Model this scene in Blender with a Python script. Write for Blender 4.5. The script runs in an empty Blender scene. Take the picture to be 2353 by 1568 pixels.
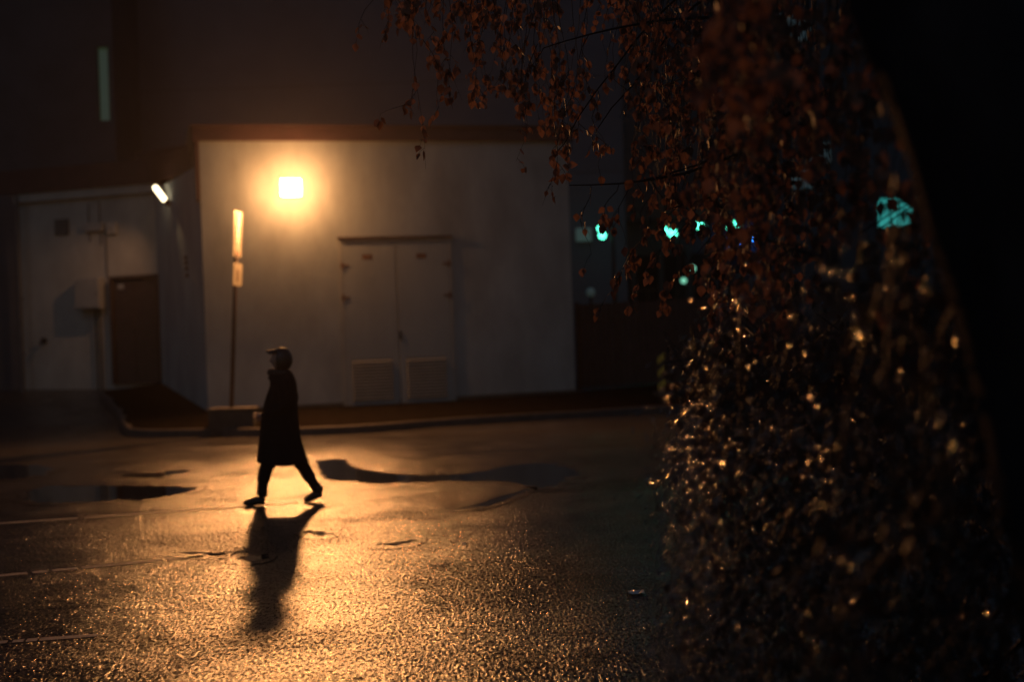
import bpy, bmesh, math, random
import numpy as np
from mathutils import Vector, Matrix, noise
random.seed(7)
rng = np.random.default_rng(11)
sc = bpy.context.scene
col = sc.collection
PI = math.pi

# ------------------------------------------------------------------ camera geometry
F = 3268.0            # focal length in photo-view pixels (50 mm on a 36 mm frame, 2353 px wide)
CH = 1.706            # camera height
ROLL = math.radians(2.0)
cr, sr = math.cos(ROLL), math.sin(ROLL)

def P(u, v, Y):
    dx, dy = u - 1176.5, 784.0 - v
    x = dx * cr + dy * sr
    z = -dx * sr + dy * cr
    return Vector((x / F * Y, Y, CH + z / F * Y))

def G0(u, v, z=0.0):
    dx, dy = u - 1176.5, 784.0 - v
    x = dx * cr + dy * sr
    h = -dx * sr + dy * cr
    Y = (z - CH) * F / h
    return Vector((x / F * Y, Y, z))

# ------------------------------------------------------------------ materials
def nodes(name):
    m = bpy.data.materials.new(name); m.use_nodes = True
    nt = m.node_tree
    return m, nt, nt.nodes['Principled BSDF'], nt.nodes, nt.links

def mat(name, c, rough=0.8, metal=0.0, var=0.25, scale=3.0, bump=0.0, bscale=40.0, spec=None, c2=None, stretch=None, transm=None):
    m, nt, b, N, L = nodes(name)
    tc = N.new('ShaderNodeTexCoord')
    src = tc.outputs['Object']
    if stretch:
        mp = N.new('ShaderNodeMapping'); mp.inputs['Scale'].default_value = stretch
        L.new(src, mp.inputs['Vector']); src = mp.outputs['Vector']
    n = N.new('ShaderNodeTexNoise'); n.inputs['Scale'].default_value = scale; n.inputs['Detail'].default_value = 6
    n.inputs['Roughness'].default_value = 0.62
    L.new(src, n.inputs['Vector'])
    r = N.new('ShaderNodeValToRGB')
    a = c2 if c2 else tuple(x * (1 - var) for x in c)
    bb = c if c2 else tuple(min(1, x * (1 + var)) for x in c)
    r.color_ramp.elements[0].position = 0.32; r.color_ramp.elements[1].position = 0.68
    r.color_ramp.elements[0].color = (*a, 1); r.color_ramp.elements[1].color = (*bb, 1)
    L.new(n.outputs['Fac'], r.inputs['Fac']); L.new(r.outputs['Color'], b.inputs['Base Color'])
    b.inputs['Roughness'].default_value = rough; b.inputs['Metallic'].default_value = metal
    if spec is not None: b.inputs['Specular IOR Level'].default_value = spec
    if bump:
        n2 = N.new('ShaderNodeTexNoise'); n2.inputs['Scale'].default_value = bscale; n2.inputs['Detail'].default_value = 5
        L.new(tc.outputs['Object'], n2.inputs['Vector'])
        bp = N.new('ShaderNodeBump'); bp.inputs['Strength'].default_value = bump; bp.inputs['Distance'].default_value = 0.01
        L.new(n2.outputs['Fac'], bp.inputs['Height']); L.new(bp.outputs['Normal'], b.inputs['Normal'])
    return m

def emis(name, c, s):
    m, nt, b, N, L = nodes(name)
    b.inputs['Base Color'].default_value = (0.5, 0.5, 0.5, 1)
    b.inputs['Emission Color'].default_value = (*c, 1); b.inputs['Emission Strength'].default_value = s
    return m

def asphalt_mat(name, wet=False):
    m, nt, b, N, L = nodes(name)
    tc = N.new('ShaderNodeTexCoord'); V = tc.outputs['Object']
    def noi(sc_, det=4, rough=0.6, vec=V, dist=0.0):
        n = N.new('ShaderNodeTexNoise'); n.inputs['Scale'].default_value = sc_; n.inputs['Detail'].default_value = det
        n.inputs['Roughness'].default_value = rough; n.inputs['Distortion'].default_value = dist
        L.new(vec, n.inputs['Vector']); return n
    def ramp(src, p0, v0, p1, v1):
        r = N.new('ShaderNodeMapRange'); r.inputs['From Min'].default_value = p0; r.inputs['From Max'].default_value = p1
        r.inputs['To Min'].default_value = v0; r.inputs['To Max'].default_value = v1
        L.new(src, r.inputs['Value']); return r.outputs['Result']
    big = noi(0.45, 5, 0.6, dist=0.6)
    mid = noi(2.3, 5, 0.65)
    # colour: dark aggregate in bitumen
    vor = N.new('ShaderNodeTexVoronoi'); vor.inputs['Scale'].default_value = 62; L.new(V, vor.inputs['Vector'])
    cr_ = N.new('ShaderNodeValToRGB'); L.new(vor.outputs['Color'], cr_.inputs['Fac'])
    cr_.color_ramp.elements[0].color = (0.018, 0.017, 0.018, 1); cr_.color_ramp.elements[1].color = (0.075, 0.07, 0.066, 1)
    mx = N.new('ShaderNodeMix'); mx.data_type = 'RGBA'; mx.blend_type = 'MULTIPLY'; mx.inputs[0].default_value = 0.7
    r3 = N.new('ShaderNodeValToRGB'); L.new(mid.outputs['Fac'], r3.inputs['Fac'])
    r3.color_ramp.elements[0].position = .3; r3.color_ramp.elements[0].color = (0.5, 0.5, 0.5, 1); r3.color_ramp.elements[1].position = .7
    L.new(cr_.outputs['Color'], mx.inputs[6]); L.new(r3.outputs['Color'], mx.inputs[7])
    L.new(mx.outputs[2], b.inputs['Base Color'])
    # wetness: roughness follows broad damp patches
    rg = N.new('ShaderNodeMath'); rg.operation = 'ADD'
    L.new(ramp(big.outputs['Fac'], 0.3, 0.15, 0.7, 0.25), rg.inputs[0])
    L.new(ramp(mid.outputs['Fac'], 0.3, -0.03, 0.7, 0.04), rg.inputs[1])
    L.new(rg.outputs[0], b.inputs['Roughness'])
    b.inputs['IOR'].default_value = 1.5
    mp = N.new('ShaderNodeMapping'); mp.inputs['Scale'].default_value = (52, 15, 1); mp.inputs['Rotation'].default_value = (0, 0, .10); L.new(V, mp.inputs['Vector'])
    glint = noi(1.0, 3, 0.65, vec=mp.outputs['Vector'])
    mp2 = N.new('ShaderNodeMapping'); mp2.inputs['Scale'].default_value = (46, 13, 1); mp2.inputs['Location'].default_value = (7.3, 2.1, 4.0); L.new(V, mp2.inputs['Vector'])
    glint2 = noi(1.0, 2, 0.6, vec=mp2.outputs['Vector'])
    sp1 = ramp(glint.outputs['Fac'], 0.44, 0.01, 0.60, 2.4)
    rut = noi(0.55, 3, 0.55, dist=0.5)
    sp2 = ramp(rut.outputs['Fac'], 0.40, 0.10, 0.56, 1.0)
    spm = N.new('ShaderNodeMath'); spm.operation = 'MULTIPLY'; L.new(sp1, spm.inputs[0]); L.new(sp2, spm.inputs[1])
    spn_ = N.new('ShaderNodeMath'); spn_.operation = 'MULTIPLY'; L.new(spm.outputs[0], spn_.inputs[0]); L.new(ramp(mid.outputs['Fac'], 0.36, 0.38, 0.60, 1.15), spn_.inputs[1])
    L.new(spn_.outputs[0], b.inputs['Specular IOR Level'])
    # relief, in metres
    fine = noi(75, 3, 0.6)
    grit = N.new('ShaderNodeTexVoronoi'); grit.inputs['Scale'].default_value = 55; grit.feature = 'SMOOTH_F1'
    L.new(V, grit.inputs['Vector'])
    und = noi(0.75, 3, 0.5, dist=0.7)
    def mul(a, k):
        q = N.new('ShaderNodeMath'); q.operation = 'MULTIPLY'; L.new(a, q.inputs[0]); q.inputs[1].default_value = k; return q.outputs[0]
    def add(a, c):
        q = N.new('ShaderNodeMath'); q.operation = 'ADD'; L.new(a, q.inputs[0]); L.new(c, q.inputs[1]); return q.outputs[0]
    lump = noi(11, 3, 0.6)
    h = add(add(mul(fine.outputs['Fac'], 0.004), mul(grit.outputs['Distance'], -0.004)), add(mul(und.outputs['Fac'], 0.055), add(mul(lump.outputs['Fac'], 0.004), mul(glint2.outputs['Fac'], 0.010))))
    bp = N.new('ShaderNodeBump'); bp.inputs['Strength'].default_value = 1.0; bp.inputs['Distance'].default_value = 1.0
    L.new(h, bp.inputs['Height']); L.new(bp.outputs['Normal'], b.inputs['Normal'])
    if wet:   # standing water whose film thins out over the stones at its rim
        at = N.new('ShaderNodeAttribute'); at.attribute_name = 'film'
        f = ramp(add(at.outputs['Fac'], mul(lump.outputs['Fac'], 1.0)), 0.95, 0.0, 1.12, 1.0)
        b2 = N.new('ShaderNodeBsdfPrincipled'); b2.inputs['Base Color'].default_value = (0.008, 0.008, 0.009, 1)
        b2.inputs['Roughness'].default_value = 0.035; b2.inputs['IOR'].default_value = 1.33
        ms = N.new('ShaderNodeMixShader'); L.new(f, ms.inputs[0]); L.new(b.outputs[0], ms.inputs[1]); L.new(b2.outputs[0], ms.inputs[2])
        L.new(ms.outputs[0], N['Material Output'].inputs['Surface'])
    return m

def leaf_mat(name, ca, cb, trans=0.4, rough=0.4):
    m, nt, b, N, L = nodes(name)
    out = N['Material Output']
    g = N.new('ShaderNodeTexNoise'); g.inputs['Scale'].default_value = 9; tc = N.new('ShaderNodeTexCoord'); L.new(tc.outputs['Object'], g.inputs['Vector'])
    r = N.new('ShaderNodeValToRGB'); r.color_ramp.elements[0].color = (*ca, 1); r.color_ramp.elements[1].color = (*cb, 1)
    r.color_ramp.elements[0].position = .35; r.color_ramp.elements[1].position = .65
    L.new(g.outputs['Fac'], r.inputs['Fac']); L.new(r.outputs['Color'], b.inputs['Base Color'])
    b.inputs['Roughness'].default_value = rough
    t = N.new('ShaderNodeBsdfTranslucent'); L.new(r.outputs['Color'], t.inputs['Color'])
    mx = N.new('ShaderNodeMixShader'); mx.inputs[0].default_value = trans
    L.new(b.outputs[0], mx.inputs[1]); L.new(t.outputs[0], mx.inputs[2]); L.new(mx.outputs[0], out.inputs['Surface'])
    return m

M = dict(
    asphalt=asphalt_mat('wet_asphalt'),
    render=mat('pale_render', (0.28, 0.30, 0.30), 0.9, var=0.22, scale=1.1, bump=0.35, bscale=30, stretch=(1, 1, 0.45)),
    render2=mat('annex_render', (0.37, 0.34, 0.30), 0.9, var=0.14, scale=1.7, bump=0.35, bscale=26, stretch=(1, 1, 0.6)),
    fascia=mat('oxide_red_cladding', (0.055, 0.020, 0.020), 0.6, var=0.2, scale=4, bump=0.1),
    door=mat('painted_metal_door', (0.265, 0.285, 0.285), 0.8, var=0.08, scale=2.5, stretch=(1, 1, 0.3)),
    doorfr=mat('door_frame_paint', (0.29, 0.29, 0.27), 0.6, var=0.08),
    rust=mat('rust_and_dirt', (0.13, 0.05, 0.03), 0.85, var=0.4, scale=12),
    brown=mat('brown_steel', (0.05, 0.028, 0.024), 0.5, var=0.2, scale=5),
    grey=mat('grey_box_paint', (0.30, 0.28, 0.26), 0.5, var=0.08, scale=5),
    dark=mat('dark_metal', (0.03, 0.03, 0.033), 0.45, metal=0.5, var=0.2),
    blackg=mat('grille_black', (0.17, 0.17, 0.16), 0.6, var=0.2),
    post=mat('post_paint', (0.06, 0.035, 0.03), 0.45, metal=0.3, var=0.3, scale=9),
    sign=mat('sign_sheet', (0.29, 0.275, 0.22), 0.5, var=0.10, scale=6),
    signink=mat('sign_ink', (0.12, 0.09, 0.07), 0.6, var=0.2),
    conc=mat('damp_concrete', (0.05, 0.046, 0.042), 0.85, var=0.35, scale=5, bump=0.6, bscale=45),
    kerb=mat('kerb_stone', (0.065, 0.058, 0.054), 0.8, var=0.25, scale=6, bump=0.5, bscale=60),
    verge=mat('dark_soil_verge', (0.009, 0.007, 0.0065), 0.95, var=0.5, scale=7, bump=1.0, bscale=30, spec=.0),
    facade=mat('grey_facade', (0.10, 0.105, 0.135), 0.85, var=0.10, scale=0.6, bump=0.1),
    tower=mat('dark_tower_render', (0.06, 0.062, 0.075), 0.85, var=0.15, scale=0.8),
    far=mat('far_block_render', (0.05, 0.065, 0.085), 0.85, var=0.2, scale=0.4),
    fence=mat('fence_boards', (0.055, 0.028, 0.022), 0.8, var=0.35, scale=3, stretch=(6, 1, 1), bump=0.3),
    paint=mat('worn_line_paint', (0.26, 0.25, 0.23), 0.55, var=0.5, scale=25, bump=0.5, bscale=90),
    bark=mat('wet_bark', (0.026, 0.022, 0.024), 0.95, var=0.4, scale=7, bump=1.0, bscale=18, stretch=(1, 1, 0.4), spec=0.12),
    twig=mat('wet_twig', (0.020, 0.014, 0.012), 0.6, var=0.3, scale=20, spec=0.3),
    leaf=leaf_mat('autumn_birch_leaf', (0.10, 0.048, 0.034), (0.35, 0.165, 0.10), 0.45, 0.55),
    leafd=leaf_mat('wet_shrub_leaf', (0.022, 0.015, 0.011), (0.055, 0.030, 0.018), 0.25, 0.6),
    coat=mat('black_wool_coat', (0.009, 0.009, 0.011), 0.95, var=0.25, scale=20, bump=0.3, bscale=120, spec=0.15),
    trouser=mat('dark_trousers', (0.010, 0.010, 0.013), 0.9, var=0.2, scale=15, spec=0.15),
    shoe=mat('black_leather', (0.010, 0.009, 0.009), 0.45, var=0.2, scale=15),
    skin=mat('skin', (0.46, 0.27, 0.20), 0.55, var=0.05, scale=15),
    hood=mat('damp_hood_fabric', (0.035, 0.022, 0.018), 0.42, var=0.2, scale=20, bump=0.2, bscale=90),
    scarf=mat('knitted_scarf', (0.05, 0.035, 0.03), 0.9, var=0.3, scale=30, bump=0.6, bscale=80),
    hair=mat('dark_hair', (0.02, 0.013, 0.01), 0.5, var=0.3, scale=30),
    litter=mat('white_plastic_scrap', (0.62, 0.60, 0.56), 0.4, var=0.1, scale=20),
    stone=mat('pale_pebble', (0.45, 0.42, 0.38), 0.4, var=0.2, scale=20),
    yellow=mat('yellow_reflective', (0.45, 0.38, 0.05), 0.5, var=0.1),
    haz=mat('black_stripe', (0.02, 0.02, 0.02), 0.5, var=0.1),
    zinc=mat('zinc_pipe', (0.10, 0.10, 0.11), 0.5, metal=0.5, var=0.2),
)
M['puddle'] = asphalt_mat('puddle_water', True)
# water drops
dm, nt, b, N, L = nodes('water_drop')
b.inputs['Base Color'].default_value = (0.01, 0.01, 0.01, 1); b.inputs['Roughness'].default_value = 0.12; b.inputs['IOR'].default_value = 1.8; b.inputs['Specular IOR Level'].default_value = 1.0
M['drop'] = dm
M['lampface'] = emis('floodlight_glass', (1.0, 0.44, 0.15), 290)
M['tube'] = emis('tube_glass', (1.0, 0.82, 0.50), 5)
M['greenwin'] = emis('green_lit_pane', (0.06, 0.40, 0.16), 0.036)
M['tealwin'] = emis('teal_lit_pane', (0.02, 0.42, 0.38), 0.6)
M['tealdim'] = emis('dim_teal_pane', (0.02, 0.13, 0.16), 0.12)
M['greenlamp'] = emis('green_lamp_glass', (0.10, 1.0, 0.62), 5)
M['greendim'] = emis('dim_green_lamp_glass', (0.16, 0.50, 0.34), 1.6)
M['bluelamp'] = emis('blue_lamp_glass', (0.02, 0.20, 0.95), 9)
M['shopwin'] = emis('dim_shop_pane', (0.14, 0.26, 0.22), 0.06)
M['darkpane'] = mat('dark_pane', (0.008, 0.011, 0.015), 0.7, spec=.05, var=0.1)

# ------------------------------------------------------------------ mesh helpers
def link(name, verts, faces, m, parent=None, smooth=False, mats=None, fm=None):
    me = bpy.data.meshes.new(name)
    me.from_pydata([tuple(v) for v in verts], [], faces)
    for mm in (mats or [m]): me.materials.append(mm)
    if fm: me.polygons.foreach_set('material_index', fm)
    if smooth: me.polygons.foreach_set('use_smooth', [True] * len(me.polygons))
    me.update()
    o = bpy.data.objects.new(name, me); col.objects.link(o)
    if parent:
        o.parent = parent
        o.matrix_parent_inverse = Matrix.Translation(-parent.location) if parent.type == 'EMPTY' and parent.rotation_euler.z == 0 else parent.matrix_basis.inverted()
    return o

def tag(o, label=None, cat=None, group=None, kind=None):
    if label: o['label'] = label
    if cat: o['category'] = cat
    if group: o['group'] = group
    if kind: o['kind'] = kind
    return o

def thing(name, loc, label, cat, group=None):
    o = bpy.data.objects.new(name, None); col.objects.link(o); o.location = loc
    o.empty_display_size = 0.2
    return tag(o, label, cat, group)

class MB:
    def __init__(s): s.v = []; s.f = []
    def add(s, vs, fs):
        k = len(s.v); s.v += [Vector(v) for v in vs]; s.f += [tuple(i + k for i in f) for f in fs]; return s
    def prism(s, pts, z0, z1):       # pts: footprint list of (x,y) ; z0,z1 numbers or lists
        n = len(pts)
        a = z0 if isinstance(z0, (list, tuple)) else [z0] * n
        c = z1 if isinstance(z1, (list, tuple)) else [z1] * n
        vs = [(p[0], p[1], a[i]) for i, p in enumerate(pts)] + [(p[0], p[1], c[i]) for i, p in enumerate(pts)]
        fs = [tuple(range(n - 1, -1, -1)), tuple(range(n, 2 * n))] + [(i, (i + 1) % n, n + (i + 1) % n, n + i) for i in range(n)]
        return s.add(vs, fs)
    def obox(s, c, ax, ay, az, sx, sy, sz):   # oriented box, centre and half sizes
        c = Vector(c); vs = []
        for k in (-1, 1):
            for (i, j) in ((-1, -1), (1, -1), (1, 1), (-1, 1)):
                vs.append(c + ax * sx * i + ay * sy * j + az * sz * k)
        return s.add(vs, [(3, 2, 1, 0), (4, 5, 6, 7), (0, 1, 5, 4), (1, 2, 6, 5), (2, 3, 7, 6), (3, 0, 4, 7)])
    def tube(s, pts, rad, n=8, cap=True):
        pts = [Vector(p) for p in pts]; m = len(pts)
        rad = rad if isinstance(rad, (list, tuple)) else [rad] * m
        prev = None; rings = []
        for i, p in enumerate(pts):
            d = (pts[min(i + 1, m - 1)] - pts[max(i - 1, 0)])
            d = d.normalized() if d.length > 1e-9 else Vector((0, 0, 1))
            if prev is None:
                a = d.orthogonal().normalized()
            else:
                a = (prev - d * prev.dot(d)); a = a.normalized() if a.length > 1e-6 else d.orthogonal().normalized()
            prev = a; bq = d.cross(a)
            rings.append([p + (a * math.cos(2 * PI * k / n) + bq * math.sin(2 * PI * k / n)) * rad[i] for k in range(n)])
        vs = [v for r in rings for v in r]; fs = []
        for i in range(m - 1):
            for k in range(n):
                fs.append((i * n + k, i * n + (k + 1) % n, (i + 1) * n + (k + 1) % n, (i + 1) * n + k))
        if cap: fs += [tuple(range(n - 1, -1, -1)), tuple((m - 1) * n + k for k in range(n))]
        return s.add(vs, fs)
    def sphere(s, c, rx, ry=None, rz=None, seg=10, rings=6):
        ry = ry or rx; rz = rz or rx; c = Vector(c)
        vs = [c + Vector((0, 0, rz))]; fs = []
        for i in range(1, rings):
            t = PI * i / rings
            for k in range(seg):
                q = 2 * PI * k / seg
                vs.append(c + Vector((rx * math.sin(t) * math.cos(q), ry * math.sin(t) * math.sin(q), rz * math.cos(t))))
        vs.append(c - Vector((0, 0, rz)))
        for k in range(seg): fs.append((0, 1 + k, 1 + (k + 1) % seg))
        for i in range(rings - 2):
            for k in range(seg):
                a = 1 + i * seg + k; b_ = 1 + i * seg + (k + 1) % seg
                fs.append((a, a + seg, b_ + seg, b_))
        last = len(vs) - 1
        for k in range(seg): fs.append((last, last - seg + (k + 1) % seg, last - seg + k))
        return s.add(vs, fs)
    def build(s, name, m, parent=None, smooth=False, bevel=0.0):
        o = link(name, s.v, s.f, m, parent, smooth)
        if bevel:
            md = o.modifiers.new('Bevel', 'BEVEL'); md.width = bevel; md.segments = 2; md.limit_method = 'ANGLE'
        return o

X, Yv, Z = Vector((1, 0, 0)), Vector((0, 1, 0)), Vector((0, 0, 1))

def smooth_line(pts, n=6):
    out = []
    m = len(pts)
    for i in range(m - 1):
        p0, p1, p2, p3 = pts[max(i - 1, 0)], pts[i], pts[i + 1], pts[min(i + 2, m - 1)]
        for k in range(n):
            t = k / n
            out.append(0.5 * ((2 * p1) + (p2 - p0) * t + (2 * p0 - 5 * p1 + 4 * p2 - p3) * t * t + (3 * p1 - p0 - 3 * p2 + p3) * t ** 3))
    out.append(pts[-1]); return out

# ------------------------------------------------------------------ ground
A = Vector((-6.52, 30.3)); B = Vector((1.40, 32.3))                      # kiosk front wall
C = Vector((P(371, 884, 35.0).x, 35.0)); D = Vector((P(55, 888, 36.4).x, 36.4))
def lerp_tab(x, tab):
    if x <= tab[0][0]: return tab[0][1:]
    for p, q in zip(tab, tab[1:]):
        if x <= q[0]:
            t = (x - p[0]) / (q[0] - p[0]); return tuple(a + (b_ - a) * t for a, b_ in zip(p[1:], q[1:]))
    return tab[-1][1:]
TAB = [(-100, 29, 36.4, .92), (D.x, 29, 36.4, .90), (C.x, 29, 35.0, .82), (A.x, 28.7, 30.3, .27), (-3.6, 27.6, 31.04, .26), (-1.6, 29.0, 31.5, .27),
       (B.x, 30.4, 32.3, .33), (4.2, 31.4, 34.9, .40), (12, 33, 36, .42), (100, 34, 37, .45)]
def G(x, y):
    yk, yw, zg = lerp_tab(x, TAB)
    t = min(1, max(0, (y - yk) / (yw - yk)))
    return zg * t
xs = [-300, -100, -40, -20, -15, D.x] + list(np.linspace(D.x, C.x, 6)[1:]) + list(np.linspace(C.x, A.x, 6)[1:]) + list(np.linspace(A.x, B.x, 12)[1:]) + [2.5, 4.2, 7, 12, 30, 100, 300]
verts = []; R = 0
for x in xs:
    yk, yw, zg = lerp_tab(x, TAB)
    rows = [(-30, 0), (5, 0), (20, 0), (yk, 0)] + [(yk + (yw - yk) * t, zg * t) for t in (.25, .5, .75, 1)] + [(80, zg), (600, zg)]
    R = len(rows)
    verts += [(x, y, z) for y, z in rows]
faces = []; fm = []
for i in range(len(xs) - 1):
    for j in range(R - 1):
        faces.append((i * R + j, (i + 1) * R + j, (i + 1) * R + j + 1, i * R + j + 1)); fm.append(0)
tag(link('ground', verts, faces, M['asphalt']), kind='structure')

# kerb line in front of the kiosk, with a soil verge behind it
KP = [Vector((P(222, 905, 34).x, 34.2)), Vector((-8.85, 31.6)), Vector((-8.1, 29.5)), Vector((-7.75, 29.02)), Vector((-7.2, 28.8)), Vector((-6.1, 28.5)), Vector((-4.9, 27.9)), Vector((-3.6, 27.65)), Vector((-2.6, 28.1)),
      Vector((-1.6, 29.0)), Vector((0, 29.8)), Vector((1.4, 30.4)), Vector((4.2, 31.4)), Vector((12, 33.0)), Vector((26, 34))]
KP = smooth_line(KP, 5)
WP = [C.copy(), C + (A - C) * .15, C + (A - C) * .55, C + (A - C) * .75, C + (A - C) * .9, A.copy(), A + (B - A) * .18, A + (B - A) * .36, A + (B - A) * .5, A + (B - A) * .62, A + (B - A) * .8, B.copy(), Vector((4.2, 35.2)), Vector((12, 36.4)), Vector((26, 37))]
WPs = []
for i in range(len(WP) - 1):
    for k in range(5): WPs.append(WP[i] + (WP[i + 1] - WP[i]) * k / 5)
WPs.append(WP[-1])
kb = MB(); prev = None
ring = []
for i, p in enumerate(KP):
    d = (KP[min(i + 1, len(KP) - 1)] - KP[max(i - 1, 0)]).normalized(); nrm = Vector((-d.y, d.x))
    g = G(p.x, p.y)
    q = p + nrm * 0.13
    ring.append([(p.x, p.y, g - .1), (p.x, p.y, g + .145), (p.x + nrm.x * .02, p.y + nrm.y * .02, g + .165), (q.x, q.y, g + .165), (q.x, q.y, g - .1)])
vs = [v for r in ring for v in r]; fs = []
for i in range(len(ring) - 1):
    for k in range(5): fs.append((i * 5 + k, (i + 1) * 5 + k, (i + 1) * 5 + (k + 1) % 5, i * 5 + (k + 1) % 5))
fs += [(4, 3, 2, 1, 0), tuple(len(vs) - 5 + k for k in range(5))]
tag(link('kerb', vs, fs, M['kerb']), kind='structure')
vs = []; fs = []; NC = 7
for p, w in zip(KP, WPs):
    for k in range(NC):
        t = k / (NC - 1); q = p + (w - p) * (0.02 + 0.98 * t)
        hz = G(q.x, q.y) + .158
        if 0 < k < NC - 1: hz += 0.05 * noise.noise(Vector((q.x * 2.1, q.y * 2.1, 0)))
        vs.append((q.x, q.y, hz))
for i in range(len(KP) - 1):
    for k in range(NC - 1): fs.append((i * NC + k, (i + 1) * NC + k, (i + 1) * NC + k + 1, i * NC + k + 1))
tag(link('verge', vs, fs, M['verge'], smooth=True), kind='structure')

# puddles
def puddle(pxs, z=0.004, jag=0.03, name='puddle'):
    pts = [G0(u, v, z) for u, v in pxs]; pts.append(pts[0])
    cl = smooth_line(pts, 16)[:-1]
    cx = sum(p.x for p in cl) / len(cl); cy = sum(p.y for p in cl) / len(cl)
    out = []
    for p in cl:
        d = Vector((p.x - cx, p.y - cy, 0)); k = noise.noise(Vector((p.x * 4, p.y * 4, 3))) * jag * 3 + noise.noise(Vector((p.x * 13, p.y * 9, 8))) * jag * 3 + noise.noise(Vector((p.x * 41, p.y * 23, 8))) * jag * 2
        l = max(d.length, .01)
        out.append(Vector((p.x + d.x / l * k, p.y + d.y / l * k * 2.0, z)))
    # a fine sheet whose 'film' value says how deep inside the water outline each point lies
    q = np.array([(p.x, p.y / 3.0) for p in out]); q2 = np.roll(q, -1, 0); W_ = .055
    x0, y0 = q.min(0) - W_; x1, y1 = q.max(0) + W_
    nx = int(min(260, max(24, (x1 - x0) / .03))); ny = int(min(60, max(16, (y1 - y0) / .02)))
    gx, gy = np.meshgrid(np.linspace(x0, x1, nx), np.linspace(y0, y1, ny)); pt = np.stack([gx.ravel(), gy.ravel()], 1)
    e = q2 - q; dv = pt[:, None, :] - q[None]
    tt = np.clip((dv * e).sum(2) / np.maximum((e * e).sum(1), 1e-9), 0, 1)
    dist = np.sqrt(((dv - tt[..., None] * e) ** 2).sum(2)).min(1)
    cond = (q[None, :, 1] > pt[:, None, 1]) != (q2[None, :, 1] > pt[:, None, 1])
    xi = q[None, :, 0] + (pt[:, None, 1] - q[None, :, 1]) * e[None, :, 0] / np.where(np.abs(e[None, :, 1]) < 1e-9, 1e-9, e[None, :, 1])
    inside = (cond & (pt[:, None, 0] < xi)).sum(1) % 2 == 1
    sd_ = np.where(inside, dist, -dist); film = np.clip(.5 + sd_ / (2 * W_), 0, 1)
    keep = film > 0.0
    fs = []
    for a_ in range(ny - 1):
        for b_ in range(nx - 1):
            k = a_ * nx + b_
            if keep[k] or keep[k + 1] or keep[k + nx] or keep[k + nx + 1]: fs.append((k, k + 1, k + nx + 1, k + nx))
    used = sorted({v for f in fs for v in f}); mp_ = {v: n_ for n_, v in enumerate(used)}
    me = bpy.data.meshes.new(name); me.from_pydata([(pt[v, 0], pt[v, 1] * 3.0, z) for v in used], [], [tuple(mp_[v] for v in f) for f in fs])
    at_ = me.attributes.new('film', 'FLOAT', 'POINT'); at_.data.foreach_set('value', [float(film[v]) for v in used]); me.materials.append(M['puddle'])
    o = bpy.data.objects.new(name, me); col.objects.link(o); tag(o, kind='structure'); return o
puddle([(722, 1060), (790, 1054), (812, 1072), (870, 1084), (960, 1092), (1080, 1088), (1160, 1072), (1240, 1064), (1300, 1072), (1335, 1088), (1310, 1100), (1262, 1121), (1218, 1118), (1150, 1106), (1000, 1107), (880, 1112), (800, 1108), (745, 1100)], jag=.035)
puddle([(60, 1132), (110, 1118), (200, 1118), (300, 1116), (380, 1118), (452, 1122), (420, 1134), (350, 1146), (230, 1152), (110, 1156), (62, 1150)], jag=.03)
puddle([(280, 1090), (340, 1086), (400, 1084), (440, 1080), (400, 1092), (340, 1098), (290, 1097)], jag=.04)
puddle([(690, 1222), (720, 1219), (760, 1226), (740, 1233), (712, 1231)], jag=.022)
puddle([(868, 1248), (905, 1246), (965, 1240), (940, 1250), (905, 1256), (880, 1254)], jag=.015)
puddle([(380, 1270), (440, 1268), (515, 1270), (500, 1276), (440, 1275)], jag=.015)
puddle([(540, 1282), (575, 1278), (615, 1276), (600, 1286), (560, 1288)], jag=.015)
puddle([(-200, 1075), (60, 1068), (120, 1080), (40, 1100), (-180, 1110)], jag=.05)
puddle([(1050, 1172), (1100, 1158), (1170, 1136), (1225, 1122), (1180, 1142), (1120, 1163)], jag=.012)
# parking bay lines
def strip(pa, pb, w, name, m, z=0.004, n=60, gap=0.0):
    a, b_ = G0(*pa, z), G0(*pb, z); d = (b_ - a); nrm = Vector((-d.y, d.x, 0)).normalized()
    vs = []; fs = []
    for i in range(n + 1):
        p = a + d * (i / n); e1 = w / 2 * (1 + .35 * noise.noise(p * 7)); e2 = w / 2 * (1 + .35 * noise.noise(p * 7 + Vector((9, 9, 9))))
        vs += [p + nrm * e1, p - nrm * e2]
    for i in range(n):
        if random.random() < gap: continue
        fs.append((2 * i, 2 * i + 1, 2 * i + 3, 2 * i + 2))
    o = link(name, vs, fs, m); tag(o, kind='structure')
    if o.data.polygons[0].normal.z < 0: o.data.flip_normals()
    return o
strip((-150, 1214), (740, 1153), .11, 'parking_line', M['paint'], gap=.05)
strip((-150, 1338), (520, 1274), .10, 'parking_line', M['paint'], gap=.10)
strip((-150, 1488), (230, 1460), .09, 'parking_line', M['paint'], gap=.12)

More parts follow.
